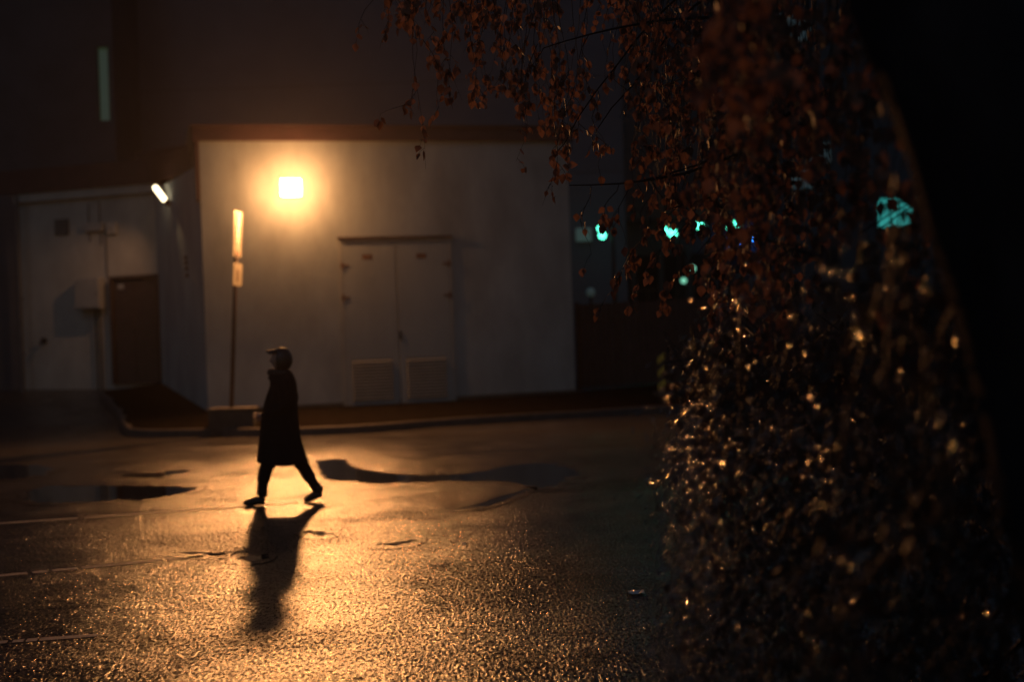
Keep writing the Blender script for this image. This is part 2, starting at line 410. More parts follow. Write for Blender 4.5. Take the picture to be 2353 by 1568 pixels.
# ------------------------------------------------------------------ kiosk (substation)
wd = (B - A).normalized(); wn = Vector((wd.y, -wd.x))           # wn points to the camera
W3, N3 = Vector((wd.x, wd.y, 0)), Vector((wn.x, wn.y, 0))
dep = -wn * 4.8
WT = 6.20
kiosk = thing('substation_building', (A.x, A.y, 0), 'pale rendered flat roofed substation carrying the glowing floodlight', 'building')
def foot(a, b_, off_out=0.0, off_side=0.0, depth=4.8, off_back=0.0):
    a2 = a + wn * off_out - wd * off_side; b2 = b_ + wn * off_out + wd * off_side
    return [tuple(a2), tuple(b2), tuple(b2 - wn * (depth + off_out + off_back)), tuple(a2 - wn * (depth + off_out + off_back))]
MB().prism(foot(A, B), -.2, WT).build('wall', M['render'], kiosk)
MB().prism(foot(A, B, .10, .14, 4.8, .1), WT + .002, WT + .30).prism(foot(A, B, .15, .19, 4.8, .15), WT + .302, WT + .345).build('roof_fascia', M['fascia'], kiosk)
# thin dark red sheet over the upper left side wall
sd = MB(); a2 = A - wd * 0.09; 
sd.prism([tuple(A + wd * -.005), tuple(a2), tuple(a2 - wn * 4.7), tuple(A - wd * .005 - wn * 4.7)][::-1], 4.95, WT)
sd.build('dark_side_sheet', M['fascia'], kiosk)
def on_wall(u, v, off=0.0, a=A, d3=W3, n3=N3):
    dx, dy = u - 1176.5, 784.0 - v
    r = Vector(((dx * cr + dy * sr) / F, 1, (-dx * sr + dy * cr) / F)); o = Vector((0, 0, CH))
    p0 = Vector((a.x, a.y, 0)) + n3 * off
    t = (p0 - o).dot(n3) / r.dot(n3); return o + r * t
def wallbox(mb, u0, v0, u1, v1, proud, back=0.0, a=A, d3=W3, n3=N3):
    p = on_wall(u0, (v0 + v1) / 2, 0, a, d3, n3); q = on_wall(u1, (v0 + v1) / 2, 0, a, d3, n3)
    um = (u0 + u1) / 2
    zt = on_wall(um, v0, 0, a, d3, n3).z; zb = on_wall(um, v1, 0, a, d3, n3).z
    c = (p + q) / 2; c = Vector((c.x, c.y, (zt + zb) / 2)) + n3 * (proud - back) / 2
    hw = abs((q - p).dot(d3)) / 2
    mb.obox(c, d3, n3, Z, hw, (proud + back) / 2, (zt - zb) / 2)
    return c, hw, (zt - zb) / 2
# double steel doors
dr = thing('x', (0, 0, 0), None, None); bpy.data.objects.remove(dr)
fr = MB()
c, hw, hh = wallbox(MB(), 790, 556, 1036, 938, .03)
c0 = c - N3 * .015
for s_ in (-1, 1): fr.obox(c0 + W3 * s_ * (hw + .03) + N3 * .012, W3, N3, Z, .03, .03, hh + .0)
fr.obox(c0 + Z * (hh + .03) + N3 * .012, W3, N3, Z, hw + .06, .03, .03)
dfr = fr.build('door_frame', M['doorfr'], kiosk)
ln = MB(); ln.obox(c0 + Z * (hh + .10) + N3 * .05, W3, N3, Z, hw + .08, .055, .022); ln.build('drip_canopy', M['fascia'], kiosk)
for s_ in (-1, 1):
    cc = c0 + W3 * s_ * (hw / 2 + .004) + N3 * .02
    lf = MB().obox(cc, W3, N3, Z, hw / 2 - .012, .018, hh - .02).build('door', M['door'], kiosk, bevel=.004)
    # louvres at the foot
    lb = MB(); lz = c0.z - hh + .17
    nl = 13
    for k in range(nl):
        zc = lz + .06 + k * .068
        ax2 = (N3 * .8 + Z * -.6).normalized(); az2 = W3.cross(ax2)
        lb.obox(Vector((cc.x, cc.y, zc)) + N3 * .045, W3, ax2, az2, hw / 2 - .15, .022, .003)
    lb.build('louvre', M['doorfr'], kiosk)
    pb_ = MB().obox(Vector((cc.x, cc.y, lz + .06 + 6 * .068)) + N3 * .0195, W3, N3, Z, hw / 2 - .14, .002, .47); pb_.build('louvre_backing', M['blackg'], kiosk)
    MB().obox(cc + Z * (hh - .32) - W3 * .03 + N3 * .021, W3, N3, Z, .11, .003, .055).build('door_plate', M['rust'], kiosk)
    for dz in (.42, -.25):
        MB().obox(c0 + W3 * s_ * (hw - .05) + Z * (hh - .5 + (dz - .42) * 1.05) + N3 * .05, W3, N3, Z, .09, .012, .02).tube(
            [c0 + W3 * s_ * (hw - .005) + Z * (hh - .5 + (dz - .42) * 1.05 - .09) + N3 * .055, c0 + W3 * s_ * (hw - .005) + Z * (hh - .5 + (dz - .42) * 1.05 + .09) + N3 * .055], .016, 8).build('hinge', M['rust'], kiosk)
hd = c0 + N3 * .06 + Z * -.25
MB().tube([hd + Z * .1 + W3 * .05, hd + Z * -.1 + W3 * .05], .012, 8).obox(hd + Z * .02 + W3 * .05 - N3 * .012, W3, N3, Z, .025, .012, .09).build('door_handle', M['dark'], kiosk, bevel=.002)
# stains and patches that are real marks on the render
for (u, v, w_, h_) in ((1010, 395, .05, .12), (1290, 443, .16, .05), (1205, 560, .04, .06), (700, 600, .03, .05), (1120, 720, .03, .04)):
    p = on_wall(u, v, .003); n_ = 9
    pts = [p + W3 * math.cos(2 * PI * k / n_) * w_ * random.uniform(.6, 1.1) + Z * math.sin(2 * PI * k / n_) * h_ * random.uniform(.6, 1.1) for k in range(n_)]
    MB().add(pts, [tuple(range(n_))]).build('stain', M['doorfr'], kiosk)
# plinth
MB().prism([tuple(A + wn * .035), tuple(B + wn * .035), tuple(B - wn * .0), tuple(A - wn * .0)], [.1, .1, .1, .1], [.44 + .02, .49 + .06, .49 + .06, .44 + .02]).build('plinth', M['conc'], kiosk)

# floodlight on its wall bracket
LPw = on_wall(669, 431, .62)
fl = thing('floodlight', tuple(on_wall(669, 431, 0)), 'square glowing floodlight on a bracket high on the substation wall', 'floodlight')
aim = (Vector((0.8, 8, 1.0)) - LPw).normalized()
sx_ = aim.cross(Z).normalized(); uz_ = sx_.cross(aim).normalized()
MB().obox(LPw - aim * .13, sx_, aim, uz_, .15, .035, .13).build('housing', M['dark'], fl, bevel=.015)
MB().obox(LPw - aim * .045, sx_, aim, uz_, .205, .045, .178).build('glass', M['lampface'], fl, bevel=.03)
wp = on_wall(669, 420, 0)
MB().tube([wp + N3 * .01, wp + N3 * .2, LPw - aim * .17], .018, 8).obox(wp + N3 * .012, W3, N3, Z, .06, .012, .09).build('bracket', M['dark'], fl)
fin = MB()
for k in range(-4, 5): fin.obox(LPw - aim * .185 + sx_ * k * .03, sx_, aim, uz_, .004, .02, .11)
fin.build('cooling_fins', M['dark'], fl)
def lamp(name, kind, loc, energy, color, **kw):
    l = bpy.data.lights.new(name, kind); l.energy = energy; l.color = color
    for k, v in kw.items(): setattr(l, k, v)
    o = bpy.data.objects.new(name, l); col.objects.link(o); o.location = loc; return o
WARM = (1.0, 0.395, 0.12)
al = lamp('floodlight_beam', 'AREA', LPw + aim * .02, 1080, WARM, shape='RECTANGLE', size=.40, size_y=.34)
al.rotation_euler = aim.to_track_quat('-Z', 'Y').to_euler()
al.parent = fl; al.matrix_parent_inverse = Matrix.Translation(-fl.location)

# ------------------------------------------------------------------ annex
annex = thing('annex_building', (C.x, C.y, .8), 'low rendered annex with dark flat roof left of the substation', 'building')
ad = (C - D).normalized(); an = Vector((ad.y, -ad.x)); AD3, AN3 = Vector((ad.x, ad.y, 0)), Vector((an.x, an.y, 0))
ztop = P(200, 452, 35.8).z
MB().prism([tuple(D), tuple(C), tuple(C - an * 6), tuple(D - an * 6)], .4, ztop).build('wall', M['render2'], annex)
cd = (A - C).normalized(); cn = Vector((cd.y, -cd.x)); 
cn = cn if cn.x < 0 else -cn
CD3, CN3 = Vector((cd.x, cd.y, 0)), Vector((cn.x, cn.y, 0))
MB().prism([tuple(C + an * .002), tuple(A - cd * .02), tuple(A - cd * .02 - cn * .08 + wd * .0), tuple(C - cn * .25)], .2, ztop).build('side_wall', M['render'], annex)
bzt = ztop + .17
MB().prism([tuple(D + an * .12 - ad * .12), tuple(C + an * .12 + ad * .1), tuple(C + an * .002 + ad * .1), tuple(D + an * .002 - ad * .12)], ztop - .04, bzt).build('soffit_board', M['render2'], annex)
E1 = Vector((P(462, 430, 32.3).x, 32.3))
rz = bzt + .62
MB().prism([tuple(D + an * .16 - ad * 8), tuple(D + an * .16 + ad * .2), tuple(C + an * .16), tuple(E1), tuple(E1 + Vector((.1, 2.8))), tuple(D - an * 6 - ad * 8)], bzt + .002, rz).build('roof', M['fascia'], annex)
ub = MB(); p0 = P(312, 350, 35.4); p1 = P(445, 346, 34.2)
ub.prism([(p0.x, p0.y), (p1.x, p1.y), (p1.x, p1.y + 2.5), (p0.x, p0.y + 2.5)], rz + .002, p0.z).build('roof_upstand', M['fascia'], annex)
# left downpipe
dp = P(48, 600, 36.1)
MB().tube([(dp.x - .02, dp.y - .12, bzt - .05), (dp.x - .02, dp.y - .12, .8)], .055, 10).obox(Vector((dp.x - .02, dp.y - .1, 3.2)), X, Yv, Z, .08, .02, .03).obox(Vector((dp.x - .02, dp.y - .1, 1.8)), X, Yv, Z, .08, .02, .03).build('downpipe', M['zinc'], annex)
MB().prism([(dp.x - 8.5, 36.3), (dp.x - .12, 36.3), (dp.x - .12, 42), (dp.x - 8.5, 42)], .3, bzt).build('dark_wing', M['tower'], annex)
def aw(u, v, off=0): return on_wall(u, v, off, D, AD3, AN3)
def abox(mb, u0, v0, u1, v1, pr, back=0): return wallbox(mb, u0, v0, u1, v1, pr, back, D, AD3, AN3)
# air vent
vt = thing('air_vent', tuple(aw(143, 522)), 'dark square ventilation grille high on the annex wall', 'vent')
m_ = MB(); c, hw, hh = abox(m_, 127, 504, 159, 541, .03); m_.build('frame', M['dark'], vt, bevel=.006)
m_ = MB()
for k in range(9): m_.obox(c + AN3 * .02 + Z * (-hh + .04 + k * (2 * hh - .08) / 8), AD3, (AN3 * .7 - Z * .7).normalized(), (AN3 * .7 + Z * .7).normalized(), hw - .02, .018, .003)
m_.build('slats', M['blackg'], vt)
# meter cabinet
mc = thing('meter_cabinet', tuple(aw(213, 722)), 'grey box hung on the annex wall above two thin pipes', 'electrical box')
m_ = MB(); c, hw, hh = abox(m_, 187, 640, 245, 711, .30, -.08); m_.build('cabinet_body', M['grey'], mc, bevel=.012)
m_ = MB(); m_.obox(c + AN3 * (.118), AD3, AN3, Z, hw - .025, .008, hh - .03); m_.build('cabinet_door', M['grey'], mc, bevel=.004)
m_ = MB(); m_.obox(c - AN3 * .12 - AD3 * .0, AD3, AN3, Z, hw * .8, .07, .03).obox(c - AN3 * .12 + Z * hh * .7, AD3, AN3, Z, hw * .8, .07, .03); m_.build('mounting_rail', M['dark'], mc)
m_ = MB()
for u in (219, 229):
    p = aw(u, 712, .10); q = aw(u + 2, 886, .10)
    m_.tube([Vector((p.x, p.y, p.z + .03)), Vector((p.x, p.y, q.z - .1))], .022, 8)
m_.build('conduit', M['dark'], mc)
m_ = MB(); m_.tube([c + AN3 * .13 + AD3 * (hw - .08) + Z * .04, c + AN3 * .13 + AD3 * (hw - .08) - Z * .04], .01, 6).build('latch', M['dark'], mc)
# small junction box and cable
jb = thing('junction_box', tuple(aw(215, 528)), 'small flat junction box with dangling cables on the upper annex wall', 'junction box')
m_ = MB(); abox(m_, 197, 513, 240, 532, .12); m_.build('box_body', M['grey'], jb, bevel=.01)
m_ = MB()
for u, v1 in ((204, 470), (229, 462)): 
    p = aw(u, 513, .03); q = aw(u, v1, .03); m_.tube([p, Vector((p.x, p.y, q.z))], .012, 6)
for u, v1 in ((206, 556), (232, 562), (243, 640)):
    p = aw(u, 532, .03); q = aw(u, v1, .03); m_.tube([Vector((p.x, p.y, p.z + .02)), Vector((p.x, p.y, q.z))], .010, 6)
m_.build('cable', M['dark'], jb)
sp2 = thing('alarm_box', tuple(aw(261, 524)), 'pale alarm box beside the junction box on the annex wall', 'alarm')
m_ = MB(); c, hw, hh = abox(m_, 249, 512, 271, 538, .09); m_.build('box_body', M['render2'], sp2, bevel=.012)
MB().sphere(c + AN3 * .05, .05, .04, .05).build('lens', M['grey'], sp2, smooth=True)
# tap
tp = thing('wall_tap', tuple(aw(103, 786)), 'small dark tap low on the left of the annex wall', 'tap')
p = aw(103, 784, 0)
MB().tube([p, p + AN3 * .10, p + AN3 * .14 - Z * .03, p + AN3 * .15 - Z * .10 - AD3 * .03], .032, 8).obox(p + AN3 * .01, AD3, AN3, Z, .06, .012, .06).build('spout', M['dark'], tp)
MB().obox(p + AN3 * .10 + Z * .06 + AD3 * .02, AD3, AN3, Z, .075, .02, .018).tube([p + AN3 * .10, p + AN3 * .10 + Z * .07], .015, 6).build('tap_handle', M['dark'], tp)
# brown cabinet doors
dc = thing('service_door', tuple(aw(317, 882)), 'tall brown double metal door at the annex corner', 'door')
m_ = MB(); c, hw, hh = abox(m_, 262, 633, 371, 883, .10, -.0); m_ = MB()
cb = c - AN3 * .05
for s_ in (-1, 1): m_.obox(cb + AD3 * s_ * (hw - .04) + AN3 * .08, AD3, AN3, Z, .04, .08, hh)
m_.obox(cb + Z * (hh - .04) + AN3 * .08, AD3, AN3, Z, hw - .082, .08, .04); m_.build('frame', M['brown'], dc, bevel=.004)
for s_ in (-1, 1):
    m_ = MB(); m_.obox(cb + AD3 * s_ * (hw - .08) / 2 + AN3 * .06 - Z * .04, AD3, AN3, Z, (hw - .08) / 2 - .006, .02, hh - .045)
    for dz in (-.55, .45): m_.obox(cb + AD3 * s_ * (hw - .08) / 2 + AN3 * .085 + Z * dz, AD3, AN3, Z, (hw - .08) / 2 - .08, .005, .38)
    leafo = m_.build('door_leaf', M['brown'], dc, bevel=.003)
MB().obox(cb + AN3 * .095 - AD3 * .04 - Z * .05, AD3, AN3, Z, .012, .02, .08).build('door_handle', M['dark'], dc)
MB().obox(cb + AN3 * .091 - AD3 * hw * .55 + Z * (hh - .26), AD3, AN3, Z, .09, .004, .06).build('notice_plate', M['grey'], dc)
# tube lamp
T0, T1 = P(357, 431, 33.9), P(382, 464, 33.2)
tl = thing('tube_lamp', tuple((T0 + T1) / 2 + Vector((.2, .5, 0))), 'slanted bright tube light under the annex roof', 'lamp')
td = (T1 - T0).normalized(); tn = td.cross(Yv).normalized()
MB().tube([T0, T1], .062, 10).build('glass_tube', M['tube'], tl, smooth=True)
up = td.cross(tn)
bk = MB(); bk.obox((T0 + T1) / 2 + Vector((.03, .10, .03)), td, tn, up, (T1 - T0).length / 2 + .06, .09, .02)
for t in (T0 - td * .035, T1 + td * .035): bk.obox(t + Vector((.0, .03, 0)), td, tn, up, .02, .07, .07)
bk.build('lamp_housing', M['dark'], tl, bevel=.008)
mid = (T0 + T1) / 2
MB().tube([mid + Vector((.02, .1, .05)), mid + Vector((.1, .3, .25)), Vector((mid.x + .1, mid.y + .5, bzt + .01))], .02, 8).build('lamp_arm', M['dark'], tl)
tgt = aw(30, 860)
tlm = lamp('tube_lamp_light', 'SPOT', mid + Vector((-.10, -.22, -.02)), 115, (1, .50, .24), spot_size=math.radians(70), spot_blend=1.0, shadow_soft_size=.05)
tlm.rotation_euler = (tgt - tlm.location).to_track_quat('-Z', 'Y').to_euler()
tl2 = lamp('tube_lamp_glow', 'SPOT', T1 + Vector((.0, -.45, -.30)), 7, (1, .66, .30), spot_size=math.radians(50), spot_blend=1.0, shadow_soft_size=.04)
tl2.rotation_euler = (on_wall(422, 590, 0, C, CD3, CN3) - tl2.location).to_track_quat('-Z', 'Y').to_euler(); tl2.parent = tl; tl2.matrix_parent_inverse = Matrix.Translation(-tl.location)
tlm.parent = tl; tlm.matrix_parent_inverse = Matrix.Translation(-tl.location)
# four dark bolts / numbers on the canted wall
vn = thing('wall_number_plates', tuple(on_wall(428, 640, 0, C, CD3, CN3)), 'vertical row of four small dark marks on the annex side wall', 'plates')
bpy.data.objects.remove(vn)
for i, v in enumerate((592, 604, 617, 633)):
    p = on_wall(428 + i, v, 0, C, CD3, CN3)
    m_ = MB(); m_.obox(p + CN3 * .012, CD3, CN3, Z, .11, .012, .035).obox(p + CN3 * .03, CD3, CN3, Z, .03, .02, .022)
    tag(m_.build('wall_bracket', M['rust'], None), ('top', 'second from top', 'third from top', 'bottom')[i] + ' of four small rusty brackets on the annex side wall', 'bracket', 'rusty brackets in a column on the annex side wall')

# ------------------------------------------------------------------ big buildings behind
fx0, fx1 = P(262, 300, 46).x, P(1430, 300, 46).x
fc = thing('tall_facade_building', (fx0, 46, .4), 'tall plain grey building rising behind the substation', 'building')
m_ = MB().prism([(fx0, 46), (fx1, 46), (fx1, 60), (fx0, 60)], 0, 26); m_.build('wall', M['facade'], fc)
m_ = MB()
for k in range(1, 6): m_.obox(Vector(((fx0 + fx1) / 2, 45.995, 4 + k * 3.1)), X, Yv, Z, (fx1 - fx0) / 2, .012, .012)
m_.build('panel_joints', M['tower'], fc)
tw = thing('dark_tower_building', (fx0 - 8, 43, .4), 'dark building at the far left with one narrow green lit window', 'building')
tx1 = P(262, 200, 43).x
w0, w1 = P(222, 107, 43), P(253, 276, 43)
wx0, wx1, wz0, wz1 = w0.x - .0, P(252, 190, 43).x, w1.z, w0.z
wx0 = P(223, 190, 43).x
m_ = MB()
m_.prism([(-40, 43), (wx0, 43), (wx0, 58), (-40, 58)], 0, 26)
m_.prism([(wx1, 43), (tx1, 43), (tx1, 58), (wx1, 58)], 0, 26)
m_.prism([(wx0, 43), (wx1, 43), (wx1, 58), (wx0, 58)], 0, wz0)
m_.prism([(wx0, 43), (wx1, 43), (wx1, 58), (wx0, 58)], wz1, 26)
m_.build('wall', M['tower'], tw)
fw = MB(); fw.obox(Vector((wx0 + .02, 43.06, (wz0 + wz1) / 2)), X, Yv, Z, .02, .04, (wz1 - wz0) / 2).obox(Vector((wx1 - .02, 43.06, (wz0 + wz1) / 2)), X, Yv, Z, .02, .04, (wz1 - wz0) / 2)
win = fw.build('window', M['dark'], tw)
pane = MB().obox(Vector(((wx0 + wx1) / 2, 43.12, (wz0 + wz1) / 2)), X, Yv, Z, (wx1 - wx0) / 2 - .04, .01, (wz1 - wz0) / 2).build('pane', M['greenwin'], None)
pane.parent = win; pane.matrix_parent_inverse = win.matrix_world.inverted()
pane.matrix_parent_inverse = Matrix.Identity(4)
win.matrix_parent_inverse = Matrix.Translation(-tw.location)

# far apartment block at the right with teal windows
fb = thing('far_apartment_building', (18, 74, .45), 'distant dark apartment block with teal lit windows at the right', 'building')
bx0, bx1 = P(1425, 400, 74).x, P(2600, 400, 74).x  # left part is added to cover the bright gap of sky
MB().prism([(bx0, 74), (bx1, 74), (bx1, 88), (bx0, 88)], 0, 24).build('wall', M['far'], fb)
def win_at(u0, v0, u1, v1, m, lab=None):
    p, q = P(u0, v0, 74), P(u1, v1, 74); cx, cz = (p.x + q.x) / 2, (p.z + q.z) / 2; hx, hz = (q.x - p.x) / 2, (p.z - q.z) / 2
    f = MB(); f.obox(Vector((cx, 73.97, cz + hz + .04)), X, Yv, Z, hx + .08, .05, .04).obox(Vector((cx, 73.95, cz - hz - .04)), X, Yv, Z, hx + .12, .08, .04)
    for s_ in (-1, 1): f.obox(Vector((cx + s_ * (hx + .04), 73.97, cz)), X, Yv, Z, .04, .05, hz)
    f.obox(Vector((cx, 73.97, cz)), X, Yv, Z, .03, .04, hz)
    w_ = f.build('window', M['dark'], fb)
    pn = MB().obox(Vector((cx, 73.985, cz)), X, Yv, Z, hx, .012, hz).build('pane', m, None)
    pn.parent = w_
    if lab: w_['label'] = lab
for a_ in ((1862, 330, 1908, 372), (1818, 392, 1868, 432), (1945, 2, 1992, 42), (2306, 150, 2352, 232)): win_at(*a_, M['tealdim'])
win_at(2016, 457, 2112, 520, M['tealwin'], 'bright teal lit window')
win_at(1780, 30, 1862, 92, M['tealdim'])
for iu, u in enumerate((1790, 1880, 1970, 2060, 2150, 2240, 2330)):
    for v in (215, 560, 650):
        win_at(u, v, u + 48, v + 46, M['darkpane'])
# low far block with a shop front
lb_ = thing('far_shop_building', (8, 70, .45), 'low distant shop block seen between the substation and the tree', 'building')
lx0, lx1 = P(1290, 600, 70).x, P(1745, 600, 70).x
lz1 = P(1450, 462, 70).z
MB().prism([(lx0, 70), (lx1, 70), (lx1, 80), (lx0, 80)], 0, lz1).build('wall', M['tower'], lb_)
MB().prism([(lx0 - .2, 69.0), (lx1, 69.0), (lx1, 69.95), (lx0 - .2, 69.95)], lz1 - 1.0, lz1 - .6).build('canopy', M['tower'], lb_)
for k in range(7):
    x = lx0 + .8 + k * (lx1 - lx0 - 1.6) / 6
    MB().obox(Vector((x, 69.9, 3.2)), X, Yv, Z, .12, .09, 2.8).build('pilaster', M['tower'], lb_)
for k in range(6):
    x = lx0 + .8 + (k + .5) * (lx1 - lx0 - 1.6) / 6
    f = MB(); f.obox(Vector((x, 69.96, 4.0)), X, Yv, Z, .55, .03, .03).obox(Vector((x, 69.96, 2.4)), X, Yv, Z, .03, .03, 1.6)
    w_ = f.build('window', M['dark'], lb_)
    pn = MB().obox(Vector((x, 69.98, 3.3)), X, Yv, Z, .55, .015, 2.4).build('pane', M['darkpane'], None); pn.parent = w_
p, q = P(1322, 525, 45.9), P(1360, 555, 45.9)
MB().obox((p + q) / 2 + Vector((0, -.05, 0)), X, Yv, Z, (q.x - p.x) / 2, .05, (p.z - q.z) / 2).build('sign_box', M['shopwin'], fc, bevel=.03)

# far green street lamps
def street_lamp(u, v, Yd, heads, label):
    b0 = P(u, v, Yd)
    t = thing('street_lamp', (b0.x + .35, Yd, .42), label, 'street lamp', 'green glowing lamps along the far street')
    px = b0.x + .35
    MB().tube([(px, Yd, .3), (px, Yd, b0.z + .25)], [.09, .05], 8).build('pole', M['dark'], t)
    MB().tube([(px, Yd, b0.z + .2), (px - .15, Yd, b0.z + .34), (b0.x, Yd, b0.z + .30)], .03, 6).build('arm', M['dark'], t)
    for (du, dv, r) in heads:
        c = P(u + du, v + dv, Yd)
        hdm = MB().sphere(c + Vector((0, 0, r * 1.05)), r * .9, r * .9, r * .28).tube([c + Vector((0, 0, r * 1.1)), (b0.x, Yd, b0.z + .33)], .02, 5).build('lamp_cap', M['dark'], t)
        MB().sphere(c, r, seg=12, rings=8).build('lamp_glass', M['greenlamp'], t, smooth=True)
street_lamp(1382, 534, 44, ((-4, -9, .075), (2, 7, .11)), 'leftmost green street lamp, double globe, right of the substation corner')
street_lamp(1537, 534, 60, ((-10, -4, .15), (9, 2, .17)), 'green street lamp behind drooping twigs, second from the substation corner')
street_lamp(1607, 518, 64, ((0, 0, .16),), 'green street lamp with single globe, third from the substation corner')
street_lamp(1686, 518, 64, ((0, 0, .20), (-9, 3, .13)), 'rightmost green street lamp deep among the leaves')
for i, (u, v) in enumerate(((1682, 561), (1699, 553), (1729, 547), (1743, 545))):
    p = P(u, v, 69.3); m_ = MB(); m_.sphere(p, .10, seg=12, rings=8)
    t = thing('blue_lamp', (p.x, 69.5, p.z), ('leftmost', 'second from left', 'third from left', 'rightmost')[i] + ' of four tiny blue lights seen through the leaves', 'lamp', 'tiny blue lights on the far shop front')
    m_.build('lamp_glass', M['bluelamp'], t, smooth=True)
    MB().tube([(p.x, 69.3, p.z + .08), (p.x, 69.3, p.z + .18), (p.x, 69.95, p.z + .18)], .02, 6).build('arm', M['dark'], t)
for i, (u, v, r, lab) in enumerate(((1592, 617, .12, 'small dim green light, upper of the low pair among the leaves'), (1571, 645, .12, 'small dim green light, lower of the low pair among the leaves'), (1357, 672, .13, 'faint pale light just right of the substation above the fence'))):
    Yd = 62 if i < 2 else 41
    p = P(u, v, Yd); t = thing('garden_lamp', (p.x, Yd, .42), lab, 'lamp')
    MB().tube([(p.x, Yd, .3), (p.x, Yd, p.z - r)], .04, 8).build('pole', M['dark'], t)
    MB().sphere(p, r, seg=12, rings=8).build('lamp_glass', M['greendim'] if i < 2 else M['shopwin'], t, smooth=True)

# fence right of the kiosk
fn0, fn1 = Vector((B.x + .25, 35.1)), Vector((17, 36.6))
fd = (fn1 - fn0).normalized(); fn_ = Vector((fd.y, -fd.x)); FD, FNN = Vector((fd.x, fd.y, 0)), Vector((fn_.x, fn_.y, 0))
fe = thing('board_fence', (fn0.x, fn0.y, .5), 'dark red brown board fence right of the substation', 'fence')
Lf = (fn1 - fn0).length; m_ = MB(); nb = int(Lf / .14)
for k in range(nb):
    c = Vector((fn0.x, fn0.y, 0)) + FD * (.07 + k * .14); g = G(c.x, c.y)
    m_.obox(Vector((c.x, c.y, g + 1.18 + random.uniform(-.01, .01))) + FNN * random.uniform(0, .006), FD, FNN, Z, .064, .011, 1.02)
m_.build('boards', M['fence'], fe)
for zz in (.6, 1.7):
    MB().obox(Vector((fn0.x, fn0.y, .42 + zz)) + FD * Lf / 2 - FNN * .045, FD, FNN, Z, Lf / 2, .03, .045).build('rail', M['fence'], fe)
k = 0.0
while k < Lf:
    c = Vector((fn0.x, fn0.y, 0)) + FD * k
    MB().obox(Vector((c.x, c.y, 1.5)) - FNN * .13, FD, FNN, Z, .05, .05, 1.1).build('post', M['fence'], fe); k += 2.4
# striped marker
bp_ = P(1521, 886, 32.6); gz = G(bp_.x, bp_.y) + .15
mk = thing('striped_marker', (bp_.x, 32.6, gz), 'faint yellow striped marker board standing before the fence', 'marker')
ht = P(1521, 812, 32.6).z - gz
MB().obox(Vector((bp_.x, 32.6, gz + ht / 2)), X, Yv, Z, .085, .012, ht / 2).build('board', M['haz'], mk)
m_ = MB()
for k in range(3):
    z0 = gz + .12 + k * .30
    m_.add([(bp_.x - .08, 32.586, z0), (bp_.x + .08, 32.586, z0 + .13), (bp_.x + .08, 32.586, z0 + .27), (bp_.x - .08, 32.586, z0 + .14)], [(0, 1, 2, 3)])
m_.build('reflective_stripes', M['yellow'], mk)
MB().obox(Vector((bp_.x, 32.62, gz + .04)), X, Yv, Z, .2, .12, .05).build('foot', M['haz'], mk, bevel=.01)

# ------------------------------------------------------------------ sign post on its block
bc = G0(532, 1003)
blk = thing('concrete_block', (bc.x, bc.y, 0), 'dark concrete block at the kerb under the sign post', 'block')
m_ = MB(); m_.prism([(bc.x - .45, bc.y - .02), (bc.x + .45, bc.y - .02), (bc.x + .43, bc.y + .62), (bc.x - .43, bc.y + .62)], 0, .5); m_.build('block_body', M['conc'], blk, bevel=.03)
m_ = MB(); m_.prism([(bc.x - .47, bc.y - .04), (bc.x + .47, bc.y - .04), (bc.x + .45, bc.y + .64), (bc.x - .45, bc.y + .64)], .502, .56); m_.build('block_cap', M['kerb'], blk, bevel=.012)
Ys = bc.y + .3
q0 = P(532, 942, Ys); q1 = P(545, 487, Ys)
spn = thing('sign_post', (q0.x, Ys, .56), 'leaning thin post with two narrow lit signs beside the floodlight', 'sign')
q0.z = .55
MB().tube([q0, q1], .042, 10).sphere(q1, .045, .045, .02).build('pole', M['post'], spn, smooth=True)
def sign_panel(v0, v1, wreal, uc, name, ang, tilt=0.0):
    pa, pb_ = P(uc, v0, Ys), P(uc - (v1 - v0) * .028 - tilt, v1, Ys)
    upv = (pa - pb_).normalized(); c = (pa + pb_) / 2
    nv = Vector((math.cos(ang), -math.sin(ang), 0)); dv = upv.cross(nv).normalized(); nv = dv.cross(upv).normalized()
    if nv.x < 0: nv = -nv
    s = MB().obox(c, dv, nv, upv, wreal / 2, .008, (pa - pb_).length / 2).build(name, M['sign'], spn, bevel=.004)
    return s, c, dv, nv, upv
s1, c1, d1, n1, u1 = sign_panel(486, 590, .50, 547, 'sign_panel', .13)
m_ = MB()
for k, dz in enumerate((.12, .02, -.09, -.2)):
    m_.obox(c1 + u1 * dz + n1 * .0095, d1, n1, u1, .17 - .03 * (k % 2), .0012, .018)
m_.build('sign_lettering', mat('faded_ink', (0.07, 0.06, 0.045), .6, var=.2), spn)
s2, c2, d2, n2, u2 = sign_panel(606, 657, .52, 546.5, 'sign_panel', .15, 1.0)
m_ = MB(); m_.obox(c2 + n2 * .0095 - u2 * .02, d2, n2, u2, .07, .0012, .12); m_.build('sign_pictogram', M['signink'], spn)
for cc in (c1 - u1 * .35, c1 + u1 * .35, c2 - u2 * .1, c2 + u2 * .1): MB().obox(cc - n1 * .03, n1, d1, u1, .035, .04, .015).build('sign_clamp', M['dark'], spn)
ex = thing('sign_fixing', (0, 0, 0), None, None); bpy.data.objects.remove(ex)
MB().obox((c1 + c2) / 2 + u1 * .02 , d1, n1, u1, .10, .01, .04).build('number_plate', M['rust'], spn)

